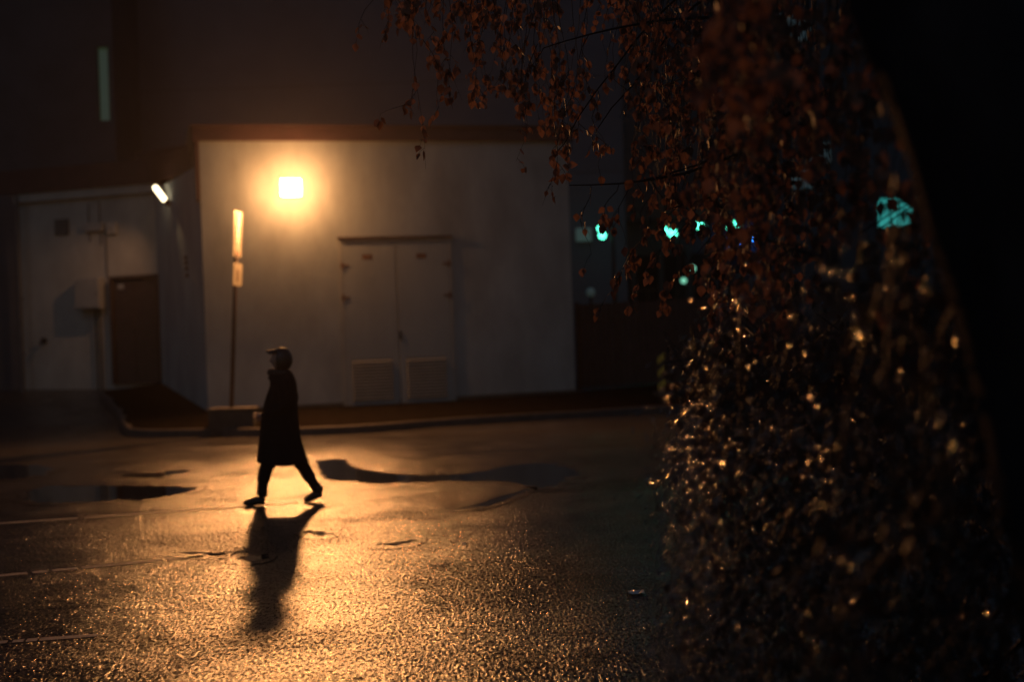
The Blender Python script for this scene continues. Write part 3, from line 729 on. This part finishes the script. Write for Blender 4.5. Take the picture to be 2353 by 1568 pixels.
# ------------------------------------------------------------------ litter
lp = G0(1462, 1366)
n_ = 9; vs = []; fs = []
for i in range(n_):
    for j in range(5):
        x = lp.x + (i - 4) * .0125; y = lp.y + (j - 2) * .028
        vs.append((x, y, .010 + .02 * abs(noise.noise(Vector((x * 30, y * 18, 1)))) + .006 * (j % 2)))
for i in range(n_ - 1):
    for j in range(4): fs.append((i * 5 + j, (i + 1) * 5 + j, (i + 1) * 5 + j + 1, i * 5 + j + 1))
lo = link('plastic_scrap', vs, fs, M['litter']); md = lo.modifiers.new('Solid', 'SOLIDIFY'); md.thickness = .003
tag(lo, 'crumpled pale scrap lying on the wet asphalt near the tree', 'litter')
pp = G0(1067, 1253); o = MB().sphere(pp + Vector((0, 0, .008)), .022, .016, .012).build('pebble', M['stone'], smooth=True); tag(o, 'single bright pebble on the golden wet asphalt', 'pebble')

# ------------------------------------------------------------------ person
YP = G0(640, 1160.5).y
def H(zx, zy, dy=0.0):
    p = P((900 + zx / 2.064) * .57531, (1300 + zy / 2.064) * .57531, YP); p.y += dy; return p
person = thing('person', (H(455, 1480).x, YP, 0), 'person in hood and long dark coat striding left across the wet ground', 'person')
def zfix(p, z): p = p.copy(); p.z = z; return p
# body by skin
bones = []; rad = []; edges = []
def J(p, r, parent=None):
    bones.append(p); rad.append(r if isinstance(r, tuple) else (r, r))
    if parent is not None: edges.append((parent, len(bones) - 1))
    return len(bones) - 1
pel = J(H(462, 860), (.125, .15))
sp = J(H(468, 740), (.11, .135), pel); ch = J(H(482, 560), (.12, .165), sp); ubc = J(H(486, 470), (.09, .13), ch)
nk = J(H(470, 405), .055, ubc); hb = J(H(462, 350), .055, nk)
# legs: front (near side) & rear (far side)
def leg(dy, pts):
    k = pel
    for (zx, zy, r) in pts: k = J(H(zx, zy, dy), r, k)
leg(-.085, [(448, 900, .095), (385, 1130, .062), (345, 1180, .056), (318, 1330, .044), (318, 1410, .038), (300, 1448, .036), (235, 1458, .03), (175, 1466, .02)])
leg(.085, [(490, 900, .095), (600, 1120, .062), (640, 1190, .055), (715, 1310, .043), (760, 1375, .037), (742, 1405, .034), (695, 1438, .028), (648, 1456, .02)])
def arm(dy, pts):
    k = ubc
    for (zx, zy, d2, r) in pts: k = J(H(zx, zy, dy + d2), r, k)
arm(-.19, [(492, 470, 0, .055), (520, 650, -.02, .042), (410, 720, .03, .035), (336, 746, .10, .026)])
arm(.19, [(492, 470, 0, .055), (520, 650, .02, .042), (440, 760, -.03, .035), (390, 820, -.05, .028)])
me = bpy.data.meshes.new('body'); me.from_pydata([tuple(b_) for b_ in bones], edges, [])
body = bpy.data.objects.new('body', me); col.objects.link(body)
me.materials.append(M['skin'])
sk = body.modifiers.new('Skin', 'SKIN'); me.skin_vertices  # created by the modifier below
if not me.skin_vertices: pass
bpy.context.view_layer.objects.active = body
for i, r in enumerate(rad): 
    me.skin_vertices[0].data[i].radius = r
me.skin_vertices[0].data[0].use_root = True
sk.use_smooth_shade = True
ss = body.modifiers.new('Sub', 'SUBSURF'); ss.levels = 1; ss.render_levels = 1
dg = bpy.context.evaluated_depsgraph_get()
bm = bmesh.new(); bm.from_mesh(bpy.data.meshes.new_from_object(body.evaluated_get(dg)))
# head: shaped ellipsoid facing -X, merged into the body mesh
hc = H(455, 285)
hv = bmesh.ops.create_uvsphere(bm, u_segments=36, v_segments=26, radius=1.0)['verts']
for v in hv:
    d = v.co.copy(); p = Vector((d.x * .098, d.y * .077, d.z * .115))
    if d.z < 0: p.x *= 1 - .18 * (-d.z) * (1 if d.x > 0 else .4); p.y *= 1 - .30 * (-d.z)
    fx = max(0, -d.x)
    if fx > 0:
        nose = math.exp(-((d.y) / .14) ** 2) * math.exp(-((d.z + .10) / .20) ** 2); p.x -= .026 * nose
        brow = math.exp(-((d.z - .17) / .10) ** 2) * math.exp(-(d.y / .5) ** 2); p.x -= .006 * brow
        for s_ in (-1, 1): p.x += .012 * math.exp(-((d.y - s_ * .33) / .13) ** 2 - ((d.z - .02) / .10) ** 2)
        p.x -= .007 * math.exp(-((d.z + .42) / .05) ** 2 - (d.y / .25) ** 2) + .006 * math.exp(-((d.z + .53) / .05) ** 2 - (d.y / .22) ** 2)
        p.x -= .014 * math.exp(-((d.z + .82) / .14) ** 2 - (d.y / .35) ** 2)
    v.co = hc + p
for s_ in (-1, 1):
    ev = bmesh.ops.create_uvsphere(bm, u_segments=10, v_segments=8, radius=1.0)['verts']
    for v in ev: v.co = hc + Vector((v.co.x * .016 + .008, s_ * .078 + v.co.y * .008, v.co.z * .030 - .008))
# hands with five fingers
def hand(wrist, fwd, side, palm_n, s_=1.0):
    mb = MB(); fwd = fwd.normalized(); side = side.normalized(); pn_ = fwd.cross(side).normalized() * palm_n
    mb.tube([wrist - fwd * .03, wrist, wrist + fwd * .045, wrist + fwd * .085], [.024, .026, .034, .030], 10)
    for k, l in enumerate((.062, .072, .068, .052)):
        b0 = wrist + fwd * .082 + side * (k - 1.5) * .019
        mb.tube([b0, b0 + fwd * l * .4 - pn_ * .006, b0 + fwd * l * .62 - pn_ * l * .35, b0 + fwd * l * .55 - pn_ * l * .7], [.0095, .009, .0085, .006], 7)
    t0 = wrist + fwd * .03 - side * .030
    mb.tube([t0, t0 + fwd * .025 - side * .018 - pn_ * .01, t0 + fwd * .052 - side * .016 - pn_ * .028], [.013, .011, .008], 7)
    return mb
for (w_, f_) in ((H(338, 747, -.09), Vector((-1, .05, .12))), (H(390, 820, .14), Vector((-1, -.1, -.5)))):
    hm = hand(w_, f_, Vector((0, 0, 1)) if f_.z > 0 else Vector((.2, 0, 1)), 1)
    vv = [bm.verts.new(v) for v in hm.v]
    for f in hm.f:
        try: bm.faces.new([vv[i] for i in f])
        except ValueError: pass
bmesh.ops.recalc_face_normals(bm, faces=bm.faces)
nm = bpy.data.meshes.new('body'); bm.to_mesh(nm); bm.free(); nm.materials.append(M['skin'])
nm.polygons.foreach_set('use_smooth', [True] * len(nm.polygons))
body.modifiers.clear(); body.data = nm
PINV = Matrix.Translation(-person.location)
body.parent = person; body.matrix_parent_inverse = PINV
# coat
rows = [(372, 388, 522, .075), (392, 372, 540, .095), (420, 370, 555, .14), (450, 378, 566, .185), (485, 386, 575, .212), (540, 366, 581, .222), (600, 343, 583, .218), (680, 321, 584, .208), (760, 309, 590, .205),
        (850, 300, 600, .215), (940, 290, 611, .232), (1010, 284, 634, .25), (1070, 279, 652, .265), (1112, 275, 664, .275), (1132, 283, 668, .275)]
vs = []; NS = 40
for ri, (zy, fx_, bx_, hw) in enumerate(rows):
    a, b_ = H(fx_, zy), H(bx_, zy); cx = (a.x + b_.x) / 2; rx = (b_.x - a.x) / 2; cz = (a.z + b_.z) / 2
    for k in range(NS):
        t = 2 * PI * k / NS; ct, st_ = math.cos(t), math.sin(t)
        e = .82
        px = math.copysign(abs(ct) ** e, ct); py = math.copysign(abs(st_) ** e, st_)
        fold = 1 + (.055 * math.sin(5 * t + 1) + .03 * math.sin(9 * t)) * max(0, (ri - 6) / 8)
        dz = .0 if ri < 12 else -.02 * math.sin(3 * t) * (ri - 11) / 3
        if ri >= 12: dz -= .022 * (1 - ct) * -1 * 0 + (.03 * max(0, ct)) * (ri - 11) / 3
        vs.append(Vector((cx + rx * px * (1 if abs(ct) > .9 else fold), YP + hw * py * fold, cz + dz)))
fs = [(i * NS + k, i * NS + (k + 1) % NS, (i + 1) * NS + (k + 1) % NS, (i + 1) * NS + k) for i in range(len(rows) - 1) for k in range(NS)]
coat = link('coat', vs, fs, M['coat'], None, True)
md = coat.modifiers.new('Solid', 'SOLIDIFY'); md.thickness = .012; md.offset = -1
md = coat.modifiers.new('Sub', 'SUBSURF'); md.levels = 1; md.render_levels = 1
coat.parent = person; coat.matrix_parent_inverse = PINV
def part(o): o.parent = person; o.matrix_parent_inverse = PINV; return o
part(MB().tube(smooth_line([H(492, 455, -.15), H(505, 500, -.20), H(522, 640, -.225), H(430, 705, -.195), H(335, 745, -.11)], 5), [.075] * 5 + [.072] * 5 + [.066] * 5 + [.058] * 5 + [.050], 14).build('sleeve', M['coat'], None, True))
part(MB().tube(smooth_line([H(492, 455, .15), H(505, 500, .20), H(522, 640, .225), H(460, 745, .19), H(398, 812, .15)], 5), [.075] * 5 + [.072] * 5 + [.066] * 5 + [.058] * 5 + [.050], 14).build('sleeve', M['coat'], None, True))
# trousers
tr = MB()
tr.tube(smooth_line([H(450, 900, -.085), H(400, 1060, -.085), H(350, 1170, -.085), H(322, 1290, -.085), H(312, 1385, -.085)], 5), [.11] * 5 + [.085] * 5 + [.072] * 5 + [.058] * 5 + [.056], 14)
tr.tube(smooth_line([H(490, 900, .085), H(570, 1060, .085), H(634, 1170, .085), H(702, 1285, .085), H(755, 1368, .085)], 5), [.11] * 5 + [.085] * 5 + [.072] * 5 + [.056] * 5 + [.054], 14)
part(tr.build('trousers', M['trouser'], None, True))
# shoes
def shoe(ank, heel, ball, toe, dy, zmin=0.0):
    mb = MB()
    mb.tube([H(*ank, dy) + Z * .04, H(*ank, dy), H((ank[0] + heel[0]) / 2, (ank[1] + heel[1]) / 2 + 6, dy)], [.058, .056, .046], 12)
    pts = smooth_line([H(*heel, dy), H((heel[0] + ball[0]) / 2, (heel[1] + ball[1]) / 2 - 8, dy), H(*ball, dy), H(*toe, dy)], 4)
    mb.tube(pts, [.036, .042, .046, .048, .050, .050, .048, .046, .044, .042, .038, .032, .022][:len(pts)], 12)
    o = mb.build('shoe', M['shoe'], None, True)
    for v in o.data.vertices: v.co.z = max(v.co.z, zmin)
    return part(o)
shoe((316, 1375), (335, 1446), (230, 1452), (168, 1462), -.085, .004)
s_o = shoe((758, 1362), (790, 1398), (700, 1428), (642, 1454), .085, .004)
# hood, visor, scarf
bm = bmesh.new(); hv = bmesh.ops.create_uvsphere(bm, u_segments=40, v_segments=28, radius=1.0)['verts']
kill = []
for v in hv:
    d = v.co.copy()
    ctr = H(470, 287)
    v.co = ctr + Vector((d.x * (.112 if d.x > 0 else .125), d.y * .105, d.z * (.140 if d.z > 0 else .145)))
    if d.x > .2 and d.z < -.3: v.co.x -= .03 * (-d.z - .3)
    if d.x < -.52 and -.85 < d.z < .60: kill.append(v)
bmesh.ops.delete(bm, geom=kill, context='VERTS')
low = [v for v in bm.verts if v.co.z < H(470, 400).z]; bmesh.ops.delete(bm, geom=low, context='VERTS')
hm = bpy.data.meshes.new('hood'); bm.to_mesh(hm); bm.free(); hm.materials.append(M['hood']); hm.polygons.foreach_set('use_smooth', [True] * len(hm.polygons))
hood = bpy.data.objects.new('hood', hm); col.objects.link(hood); md = hood.modifiers.new('S', 'SOLIDIFY'); md.thickness = .01; part(hood)
vs = []; fs = []; NA, NB = 15, 7
for i in range(NA):
    t = -1 + 2 * i / (NA - 1)
    for j in range(NB):
        s_ = j / (NB - 1)
        p = H(412 - 78 * s_ * (1 - .55 * t * t), 203 + 14 * s_ + 26 * t * t); vs.append(Vector((p.x, YP + t * .078, p.z)))
for i in range(NA - 1):
    for j in range(NB - 1): fs.append((i * NB + j, i * NB + j + 1, (i + 1) * NB + j + 1, (i + 1) * NB + j))
vis = link('hood_visor', vs, fs, M['hood'], None, True); md = vis.modifiers.new('S', 'SOLIDIFY'); md.thickness = .010; part(vis)
sf = MB(); pts = []
for k in range(25):
    t = 2 * PI * k / 24; c = H(452, 400); pts.append(c + Vector((-.098 * math.cos(t) , .085 * math.sin(t), .018 * math.cos(t))))
sf.tube(pts, .046, 10, cap=False)
sf.tube([H(368, 425, -.02), H(383, 450, -.03), H(389, 480, -.03)], [.026, .02, .014], 8)
part(sf.build('scarf', M['scarf'], None, True))

# ------------------------------------------------------------------ foliage
def lamp_leafset():
    return dict(v=[], f=[])
def rot_rand(tiltdown=True):
    # leaf frame: l = along leaf (mostly hanging), w = width direction, n = normal
    a = random.uniform(0, 2 * PI); t = abs(random.gauss(0, .55))
    l = Vector((math.sin(t) * math.cos(a), math.sin(t) * math.sin(a), -math.cos(t)))
    w = l.cross(Vector((random.gauss(0, 1), random.gauss(0, 1), random.gauss(0, 1)))).normalized()
    return l, w, l.cross(w)
def add_leaf(S, p, size, wid=.78):
    l, w, n = rot_rand(); k = len(S['v']); q = random.uniform(-.12, .25)
    h = size; ww = size * wid / 2
    S['v'] += [p, p + l * h * .22 + w * ww * .8 + n * h * q * .3, p + l * h * .45 + w * ww + n * h * q * .4, p + l * h * .75 + w * ww * .55 + n * h * q * .2, p + l * h * 1.02 - n * h * q * .4,
               p + l * h * .75 - w * ww * .55 + n * h * q * .2, p + l * h * .45 - w * ww + n * h * q * .4, p + l * h * .22 - w * ww * .8 + n * h * q * .3, p + l * h * .5]
    S['f'] += [(k, k + 1, k + 2, k + 8), (k + 8, k + 2, k + 3, k + 4), (k + 8, k + 4, k + 5, k + 6), (k, k + 8, k + 6, k + 7)]
DR = MB()
OCT = [(1, 0, 0), (-1, 0, 0), (0, 1, 0), (0, -1, 0), (0, 0, 1.3), (0, 0, -1.3)]
OCF = [(0, 2, 4), (2, 1, 4), (1, 3, 4), (3, 0, 4), (2, 0, 5), (1, 2, 5), (3, 1, 5), (0, 3, 5)]
def drop(p, r, D=None):
    # a drop drawn out along a wet twig end: slim, tapered, roughly hanging
    D = DR if D is None else D
    ax = Vector((random.gauss(.58, .50), random.gauss(0, .45), 1.0)).normalized()
    a = ax.orthogonal().normalized(); c_ = ax.cross(a); L_ = r * random.choice((1.4, 1.8, 2.4, 3.4, 5.0)); rr = r * .5
    vs = []
    for t, q in ((-1, .35), (-.7, .95), (.5, 1), (1, .4)):
        vs += [p + ax * L_ * t + (a * math.cos(PI / 3 * k) + c_ * math.sin(PI / 3 * k)) * rr * q for k in range(6)]
    D.add(vs, [(i_ * 6 + k, i_ * 6 + (k + 1) % 6, i_ * 6 + 6 + (k + 1) % 6, i_ * 6 + 6 + k) for i_ in range(3) for k in range(6)])

# weeping birch: trunk + limbs + drooping strands
tb = Vector((1.52, 2.9, 0))
trunk_pts = [Vector((1.46, 2.95, -.1)), Vector((1.34, 2.92, .6)), Vector((1.21, 2.88, 1.2)), Vector((1.09, 2.85, 1.7)), Vector((.94, 2.85, 2.15)), Vector((.77, 2.9, 2.7)), Vector((.62, 3.0, 3.4)), Vector((.62, 3.2, 4.4)), Vector((.7, 3.5, 5.6)), Vector((.9, 3.8, 7.0))]
tree = thing('weeping_birch', (1.50, 2.95, 0), 'close leaning birch with drooping amber leaf strands hung with drops', 'tree')
tp_ = smooth_line(trunk_pts, 5); tr_ = [.225 - .15 * (i / (len(tp_) - 1)) for i in range(len(tp_))]
T = MB(); T.tube(tp_, tr_, 20)
tro = T.build('trunk', M['bark'], tree, True)
for v in tro.data.vertices: 
    nn = noise.noise(v.co * 5) * .02 + noise.noise(v.co * 16) * .008; v.co += v.normal * nn
LS = dict(v=[], f=[]); TW = MB(); LB = MB()
def strand(top, tip, nleaf, lsize, wob=.06, r0=.0035, drops=0.3, dr=.0022, gather=1.0, sub=True):
    top, tip = Vector(top), Vector(tip); n = 7; pts = []
    ph = random.uniform(0, 6)
    for i in range(n):
        t = i / (n - 1); p = top + (tip - top) * t
        bow = math.sin(t * PI) * wob
        p += Vector((math.sin(ph + t * 4) * bow, math.cos(ph * 1.3 + t * 3) * bow, 0)); pts.append(p)
    TW.tube(pts, [r0 * (1 - .75 * i / (n - 1)) for i in range(n)], 4, cap=False)
    for k in range(nleaf):
        t = 1 - random.random() ** gather * .95; t = min(t, .999); i = int(t * (n - 1)); f = t * (n - 1) - i
        p = pts[i] + (pts[min(i + 1, n - 1)] - pts[i]) * f
        if k % 4 == 0:
            a_ = random.uniform(0, 2 * PI); sd_ = Vector((math.cos(a_) * .055, math.sin(a_) * .055, -random.uniform(.03, .09)))
            TW.tube([p, p + sd_ * .6, p + sd_ + Vector((0, 0, -.025))], [.0016, .0013, .0008], 3, cap=False); sb_ = p
        off = (sd_ * random.uniform(.25, 1.05) if k % 4 < 3 else Vector((0, 0, 0))) + Vector((random.gauss(0, 1), random.gauss(0, 1), -abs(random.gauss(0, .6)))) * .008
        if k % 4: p = sb_ if k % 4 < 3 else p
        add_leaf(LS, p + off, lsize * random.uniform(.7, 1.35))
        for _ in range(2 if random.random() < drops * .8 else 0):
            drop(p + off * random.random() + Vector((0, 0, -.004)), dr * random.uniform(.6, 1.3))
    return pts
def branch(a, b_, sag, r0=.02, r1=.006):
    a, b_ = Vector(a), Vector(b_); pts = []
    for i in range(9):
        t = i / 8; p = a + (b_ - a) * t; p.z += sag * math.sin(t * PI) ; pts.append(p + Vector((noise.noise(p * 2), noise.noise(p * 2 + Vector((5, 5, 5))), 0)) * .05)
    LB.tube(pts, [r0 + (r1 - r0) * i / 8 for i in range(9)], 6, cap=False); return pts
# (u_top, v_top, u_tip, v_tip, Y, leaves, leaf length)
ST = []
def bundle(u0, u1, vtop, vtip0, vtip1, Y0, Y1, n, nl, ls, lean=0, **kw):
    for k in range(n):
        u = random.uniform(u0, u1); t = (u - u0) / max(1, u1 - u0); Y = random.uniform(Y0, Y1)
        vt = vtip0 + (vtip1 - vtip0) * t; tipv = vt - abs(random.gauss(0, .22)) * (vt - vtop)
        strand(P(u + random.uniform(-20, 20) - lean * .3, vtop, Y), P(u + lean + random.uniform(-25, 25), max(tipv, vtop + 60), Y * random.uniform(.97, 1.03)), nl, ls, **kw)
# left group A
strand(P(955, -120, 8.6), P(978, 388, 8.5), 34, .052, wob=.05, drops=.2)
strand(P(930, -120, 8.6), P(945, 235, 8.6), 24, .05, drops=.3)
strand(P(990, -120, 8.6), P(1062, 230, 8.7), 30, .05, drops=.2)
strand(P(905, -120, 8.9), P(880, 90, 8.9), 15, .05)
strand(P(1000, -120, 8.4), P(1040, 250, 8.4), 22, .055)
strand(P(960, 60, 8.6), P(1010, 250, 8.7), 18, .055)
strand(P(900, -60, 9.2), P(815, 105, 9.2), 13, .045)
strand(P(950, 225, 8.6), P(872, 262, 8.7), 8, .05, drops=0)
bundle(930, 1080, -100, 60, 150, 8, 9.5, 12, 20, .055)
# B
bundle(1095, 1350, -80, 255, 390, 7.8, 9.6, 30, 22, .048, gather=1.25)
strand(P(1290, 180, 8.2), P(1246, 472, 8.1), 26, .042, drops=.9)
strand(P(1235, 100, 8.6), P(1185, 372, 8.6), 26, .05, drops=.5)
strand(P(1320, 200, 8.1), P(1300, 425, 8.1), 26, .045, drops=.8)
bundle(1080, 1500, -100, 40, 120, 8, 10, 15, 12, .05)
# C: sparse between x 1350-1480, dense beyond
bundle(1350, 1500, -80, 240, 300, 8, 10, 12, 16, .048)
bundle(1480, 1700, -80, 520, 640, 6.6, 9.2, 46, 22, .05, gather=1.15, lean=-20, drops=.3)
strand(P(1560, 470, 7.6), P(1388, 690, 7.5), 40, .048, drops=.6)
strand(P(1600, 480, 7.6), P(1432, 728, 7.6), 30, .045, drops=.8)
strand(P(1560, 380, 7.8), P(1490, 560, 7.8), 26, .05)
strand(P(1640, 520, 7.4), P(1510, 720, 7.4), 32, .05, drops=.8)
strand(P(1680, 520, 7.2), P(1600, 760, 7.2), 36, .052, drops=.8)
strand(P(1690, 540, 7.2), P(1650, 800, 7.2), 36, .052, drops=.8)
# D
bundle(1640, 1900, -80, 700, 900, 5.2, 8.0, 60, 26, .05, gather=1.05, drops=.55, dr=.0026)
bundle(1850, 2100, -60, 500, 760, 4.2, 6.5, 26, 30, .05, drops=.5)
bundle(1650, 1850, -80, 250, 420, 3.6, 4.6, 12, 22, .048, drops=.1)
bundle(2240, 2420, -60, 300, 700, 3.6, 5.5, 10, 22, .05, drops=.3)
# limbs carrying them
top = trunk_pts[6]
for (u, v, Y, s_) in ((955, -125, 8.6, .5), (1200, -110, 8.7, .4), (1320, -100, 8.8, .45), (1430, -90, 9.2, .4), (1560, -90, 8.0, .35), (1700, -90, 7.2, .3), (1820, -90, 6.2, .3), (1950, -70, 5.4, .2), (2330, -80, 4.6, .2)):
    branch(top + Vector((0, 0, random.uniform(.0, .9))), P(u, v, Y), s_, .045, .010)
for (a, b_, s_, r) in ((P(1760, 40, 6.8), P(1240, 110, 8.6), .06, .010), (P(1700, -60, 7), P(1375, 300, 8.4), .10, .008), (P(1620, -60, 7.6), P(1300, 330, 8.3), .12, .008), (P(1900, 260, 6.2), P(1300, 425, 8.1), -.10, .010),
                       (P(1830, 420, 6.4), P(1540, 480, 7.6), .02, .010), (P(1850, 240, 6.4), P(1460, 420, 7.9), -.05, .009), (P(1880, 150, 6), P(1500, 200, 8), .05, .009), (P(1900, 600, 5.4), P(1650, 560, 7.2), .05, .009)):
    pts = branch(a, b_, s_, r, .003)
    for p in pts[2:]:
        if random.random() < .7: strand(p, p + Vector((random.uniform(-.08, .05), random.uniform(-.05, .05), -random.uniform(.15, .4))), 9, .048, drops=.4)
# twigs crossing the far teal window
for k in range(9):
    u = random.uniform(1990, 2120); v = random.uniform(440, 520)
    LB.tube([P(u - 60, v + 40, 5.5), P(u, v + random.uniform(-8, 8), 5.5), P(u + 70, v - 30 + random.uniform(-10, 10), 5.5)], [.004, .003, .002], 4)
link('leaves', LS['v'], LS['f'], M['leaf'], tree, kind=None) if False else None
lo = link('crown', LS['v'], LS['f'], M['leaf'], tree); print('birch leaves', len(LS['f']) // 4)
o = TW.build('twigs', M['twig'], tree, True); o['kind'] = 'stuff'
LB.build('limbs', M['bark'], tree, True)
o = DR.build('water_drops', M['drop'], tree, True); o['kind'] = 'stuff'; print('drops', len(DR.v) // 24)

# dense wet shrub at the lower right
sh_base = Vector((2.3, 5.0, 0))
shrub = thing('wet_shrub', tuple(sh_base), 'dense dark shrub at lower right glittering with water drops', 'shrub')
LS = dict(v=[], f=[]); TW = MB(); DR = MB()
def edge_u(v):   # left outline of the shrub in the view
    return lerp_tab(v, [(740, 1690), (800, 1615), (900, 1575), (1000, 1600), (1100, 1585), (1250, 1600), (1400, 1600), (1480, 1575), (1600, 1560)])[0]
def shrub_twig(Y, u, v, nl, ls, nd, dr, L=.30):
    p = P(u, v, Y)
    a = random.uniform(-2.8, -.2); d = Vector((math.cos(a) * .7, random.uniform(-.5, .5), random.uniform(-.9, .35))).normalized()
    L *= random.uniform(.6, 1.3); pts = [p - d * L * .5 + Vector((0, 0, .04)), p, p + d * L * .5 - Vector((0, 0, .04))]
    TW.tube(pts, [.004, .003, .0015], 4, cap=False)
    for k in range(nl):
        t = random.random(); q = pts[0] + (pts[2] - pts[0]) * t + Vector((random.gauss(0, 1), random.gauss(0, 1), random.gauss(0, 1))) * .04
        add_leaf(LS, q, ls * random.uniform(.6, 1.2), .6)
    for k in range(nd):
        t = random.random(); q = pts[0] + (pts[2] - pts[0]) * t + Vector((random.gauss(0, .03), random.gauss(.02, .03), random.gauss(0, .03)))
        drop(q, dr * random.uniform(.5, 1.25), DR)
for k in range(900):
    v = random.uniform(760, 1640); e = edge_u(v); u = e + (2300 - e) * random.random() ** 1.25 + random.gauss(0, 10)
    Y = random.uniform(4.6, 7.2)
    if u < e: continue
    g_ = G0(u, max(v, 900), 0).y if v > 900 else 99
    nd = (12 if u < 1850 else 5) if random.random() < .8 else 0
    p = P(u, v, Y)
    if p.z < .03: 
        Y = min(Y, (CH - .05) / (CH - p.z) * Y)
    shrub_twig(Y, u, v, 3 if u < e + 160 else 8, .042, 0, .0034)
for k in range(190):
    v = random.uniform(560, 1640); u = random.uniform(1880, 2420); Y = random.uniform(2.9, 4.4)
    if u < 1900 + (1100 - v) * .25: continue
    p = P(u, v, Y)
    if p.z < .03: Y = min(Y, (CH - .05) / (CH - p.z) * Y)
    shrub_twig(Y, u, v, 9, .045, 0, .0042)
# drops hang all over the outer twigs, most of them on the side towards the open ground
def wet(u, v, Y, n, r_, spread=.05):
    p = P(u, v, Y)
    if p.z < .05: return
    for _ in range(n): drop(p + Vector((random.gauss(0, spread), random.gauss(0, spread), random.gauss(0, spread))), r_ * random.uniform(.5, 1.2), DR)
for k in range(5200):
    v = random.uniform(640, 1640) if random.random() < .28 else random.uniform(960, 1640); e = edge_u(v); u = e - 30 + 640 * random.random() ** 2.1
    wet(u, v, random.uniform(4.2, 7.0), 2, .0048, .06)
for k in range(2600):
    v = random.uniform(1150, 1640); wet(edge_u(v) - 30 + 400 * random.random() ** 1.7, v, random.uniform(5.0, 7.2), 2, .0050, .05)
for k in range(420):
    wet(random.uniform(1820, 2360), random.uniform(560, 1640), random.uniform(3.0, 4.4), 2, .0052, .02)
# stems
for k in range(34):
    x = random.uniform(1.3, 3.4); y = random.uniform(3.4, 6.6)
    b0 = Vector((sh_base.x + random.gauss(0, .5), sh_base.y + random.gauss(0, .7), 0)); t0 = Vector((x, y, random.uniform(.8, 1.9)))
    TW.tube([b0, b0 + (t0 - b0) * .5 + Vector((0, 0, .25)), t0], [.014, .010, .004], 5)
link('foliage', LS['v'], LS['f'], M['leafd'], shrub); print('shrub leaves', len(LS['f']) // 4)
o = TW.build('stems', M['twig'], shrub, True); o['kind'] = 'stuff'
o = DR.build('water_drops', M['drop'], shrub, True); o['kind'] = 'stuff'; print('drops', len(DR.v) // 24)

# ------------------------------------------------------------------ haze, added for the glow around the floodlight
hx = MB().prism([(-45, -25), (60, -25), (60, 92), (-45, 92)], -1.2, 30)
hm_, nt, b, N, L = nodes('glow_haze'); N.remove(b)
pv = N.new('ShaderNodeVolumePrincipled'); pv.inputs['Color'].default_value = (.86, .84, .84, 1); pv.inputs['Density'].default_value = .00030; pv.inputs['Anisotropy'].default_value = .80
L.new(pv.outputs[0], N['Material Output'].inputs['Volume'])
hz = hx.build('haze', hm_); tag(hz, kind='stuff'); hz.display_type = 'WIRE'

# ------------------------------------------------------------------ world, fill sun, camera, render
w = bpy.data.worlds.new('World'); sc.world = w; w.use_nodes = True
nt = w.node_tree; bg = nt.nodes['Background']; sky = nt.nodes.new('ShaderNodeTexSky'); sky.sky_type = 'NISHITA'; sky.sun_disc = False
sky.sun_elevation = math.radians(0.3); sky.sun_rotation = math.radians(180)
tint = nt.nodes.new('ShaderNodeMix'); tint.data_type = 'RGBA'; tint.blend_type = 'MULTIPLY'; tint.inputs[0].default_value = 1; tint.inputs[7].default_value = (.30, .53, .92, 1)
nt.links.new(sky.outputs[0], tint.inputs[6]); nt.links.new(tint.outputs[2], bg.inputs['Color']); bg.inputs['Strength'].default_value = .10
sun = lamp('cool_fill_sun', 'SUN', (0, -10, 20), .05, (.68, .80, 1.0), angle=math.radians(20)); sun.rotation_euler = (math.radians(50), 0, math.radians(-20))  # weak cool sun, added as fill from the camera side

cd_ = bpy.data.cameras.new('Camera'); cam = bpy.data.objects.new('Camera', cd_); col.objects.link(cam); sc.camera = cam
cam.matrix_world = Matrix(((cr, sr, 0, 0), (0, 0, -1, 0), (-sr, cr, 0, CH), (0, 0, 0, 1)))
cd_.lens = 50; cd_.sensor_width = 36; cd_.clip_start = .05; cd_.clip_end = 2000
cd_.dof.use_dof = True; cd_.dof.focus_distance = 8.6; cd_.dof.aperture_fstop = 1.25
cy = sc.cycles; cy.use_denoising = True; cy.denoiser = 'OPENIMAGEDENOISE'; cy.denoising_input_passes = 'RGB_ALBEDO_NORMAL'
cy.volume_bounces = 0; cy.max_bounces = 4; cy.diffuse_bounces = 2; cy.glossy_bounces = 2; cy.transmission_bounces = 2
cy.sample_clamp_indirect = 2.0; cy.use_adaptive_sampling = False; cy.caustics_reflective = False; cy.caustics_refractive = False
vs_ = sc.view_settings; vs_.view_transform = 'Standard'; vs_.look = 'None'; vs_.exposure = 0; vs_.gamma = 1
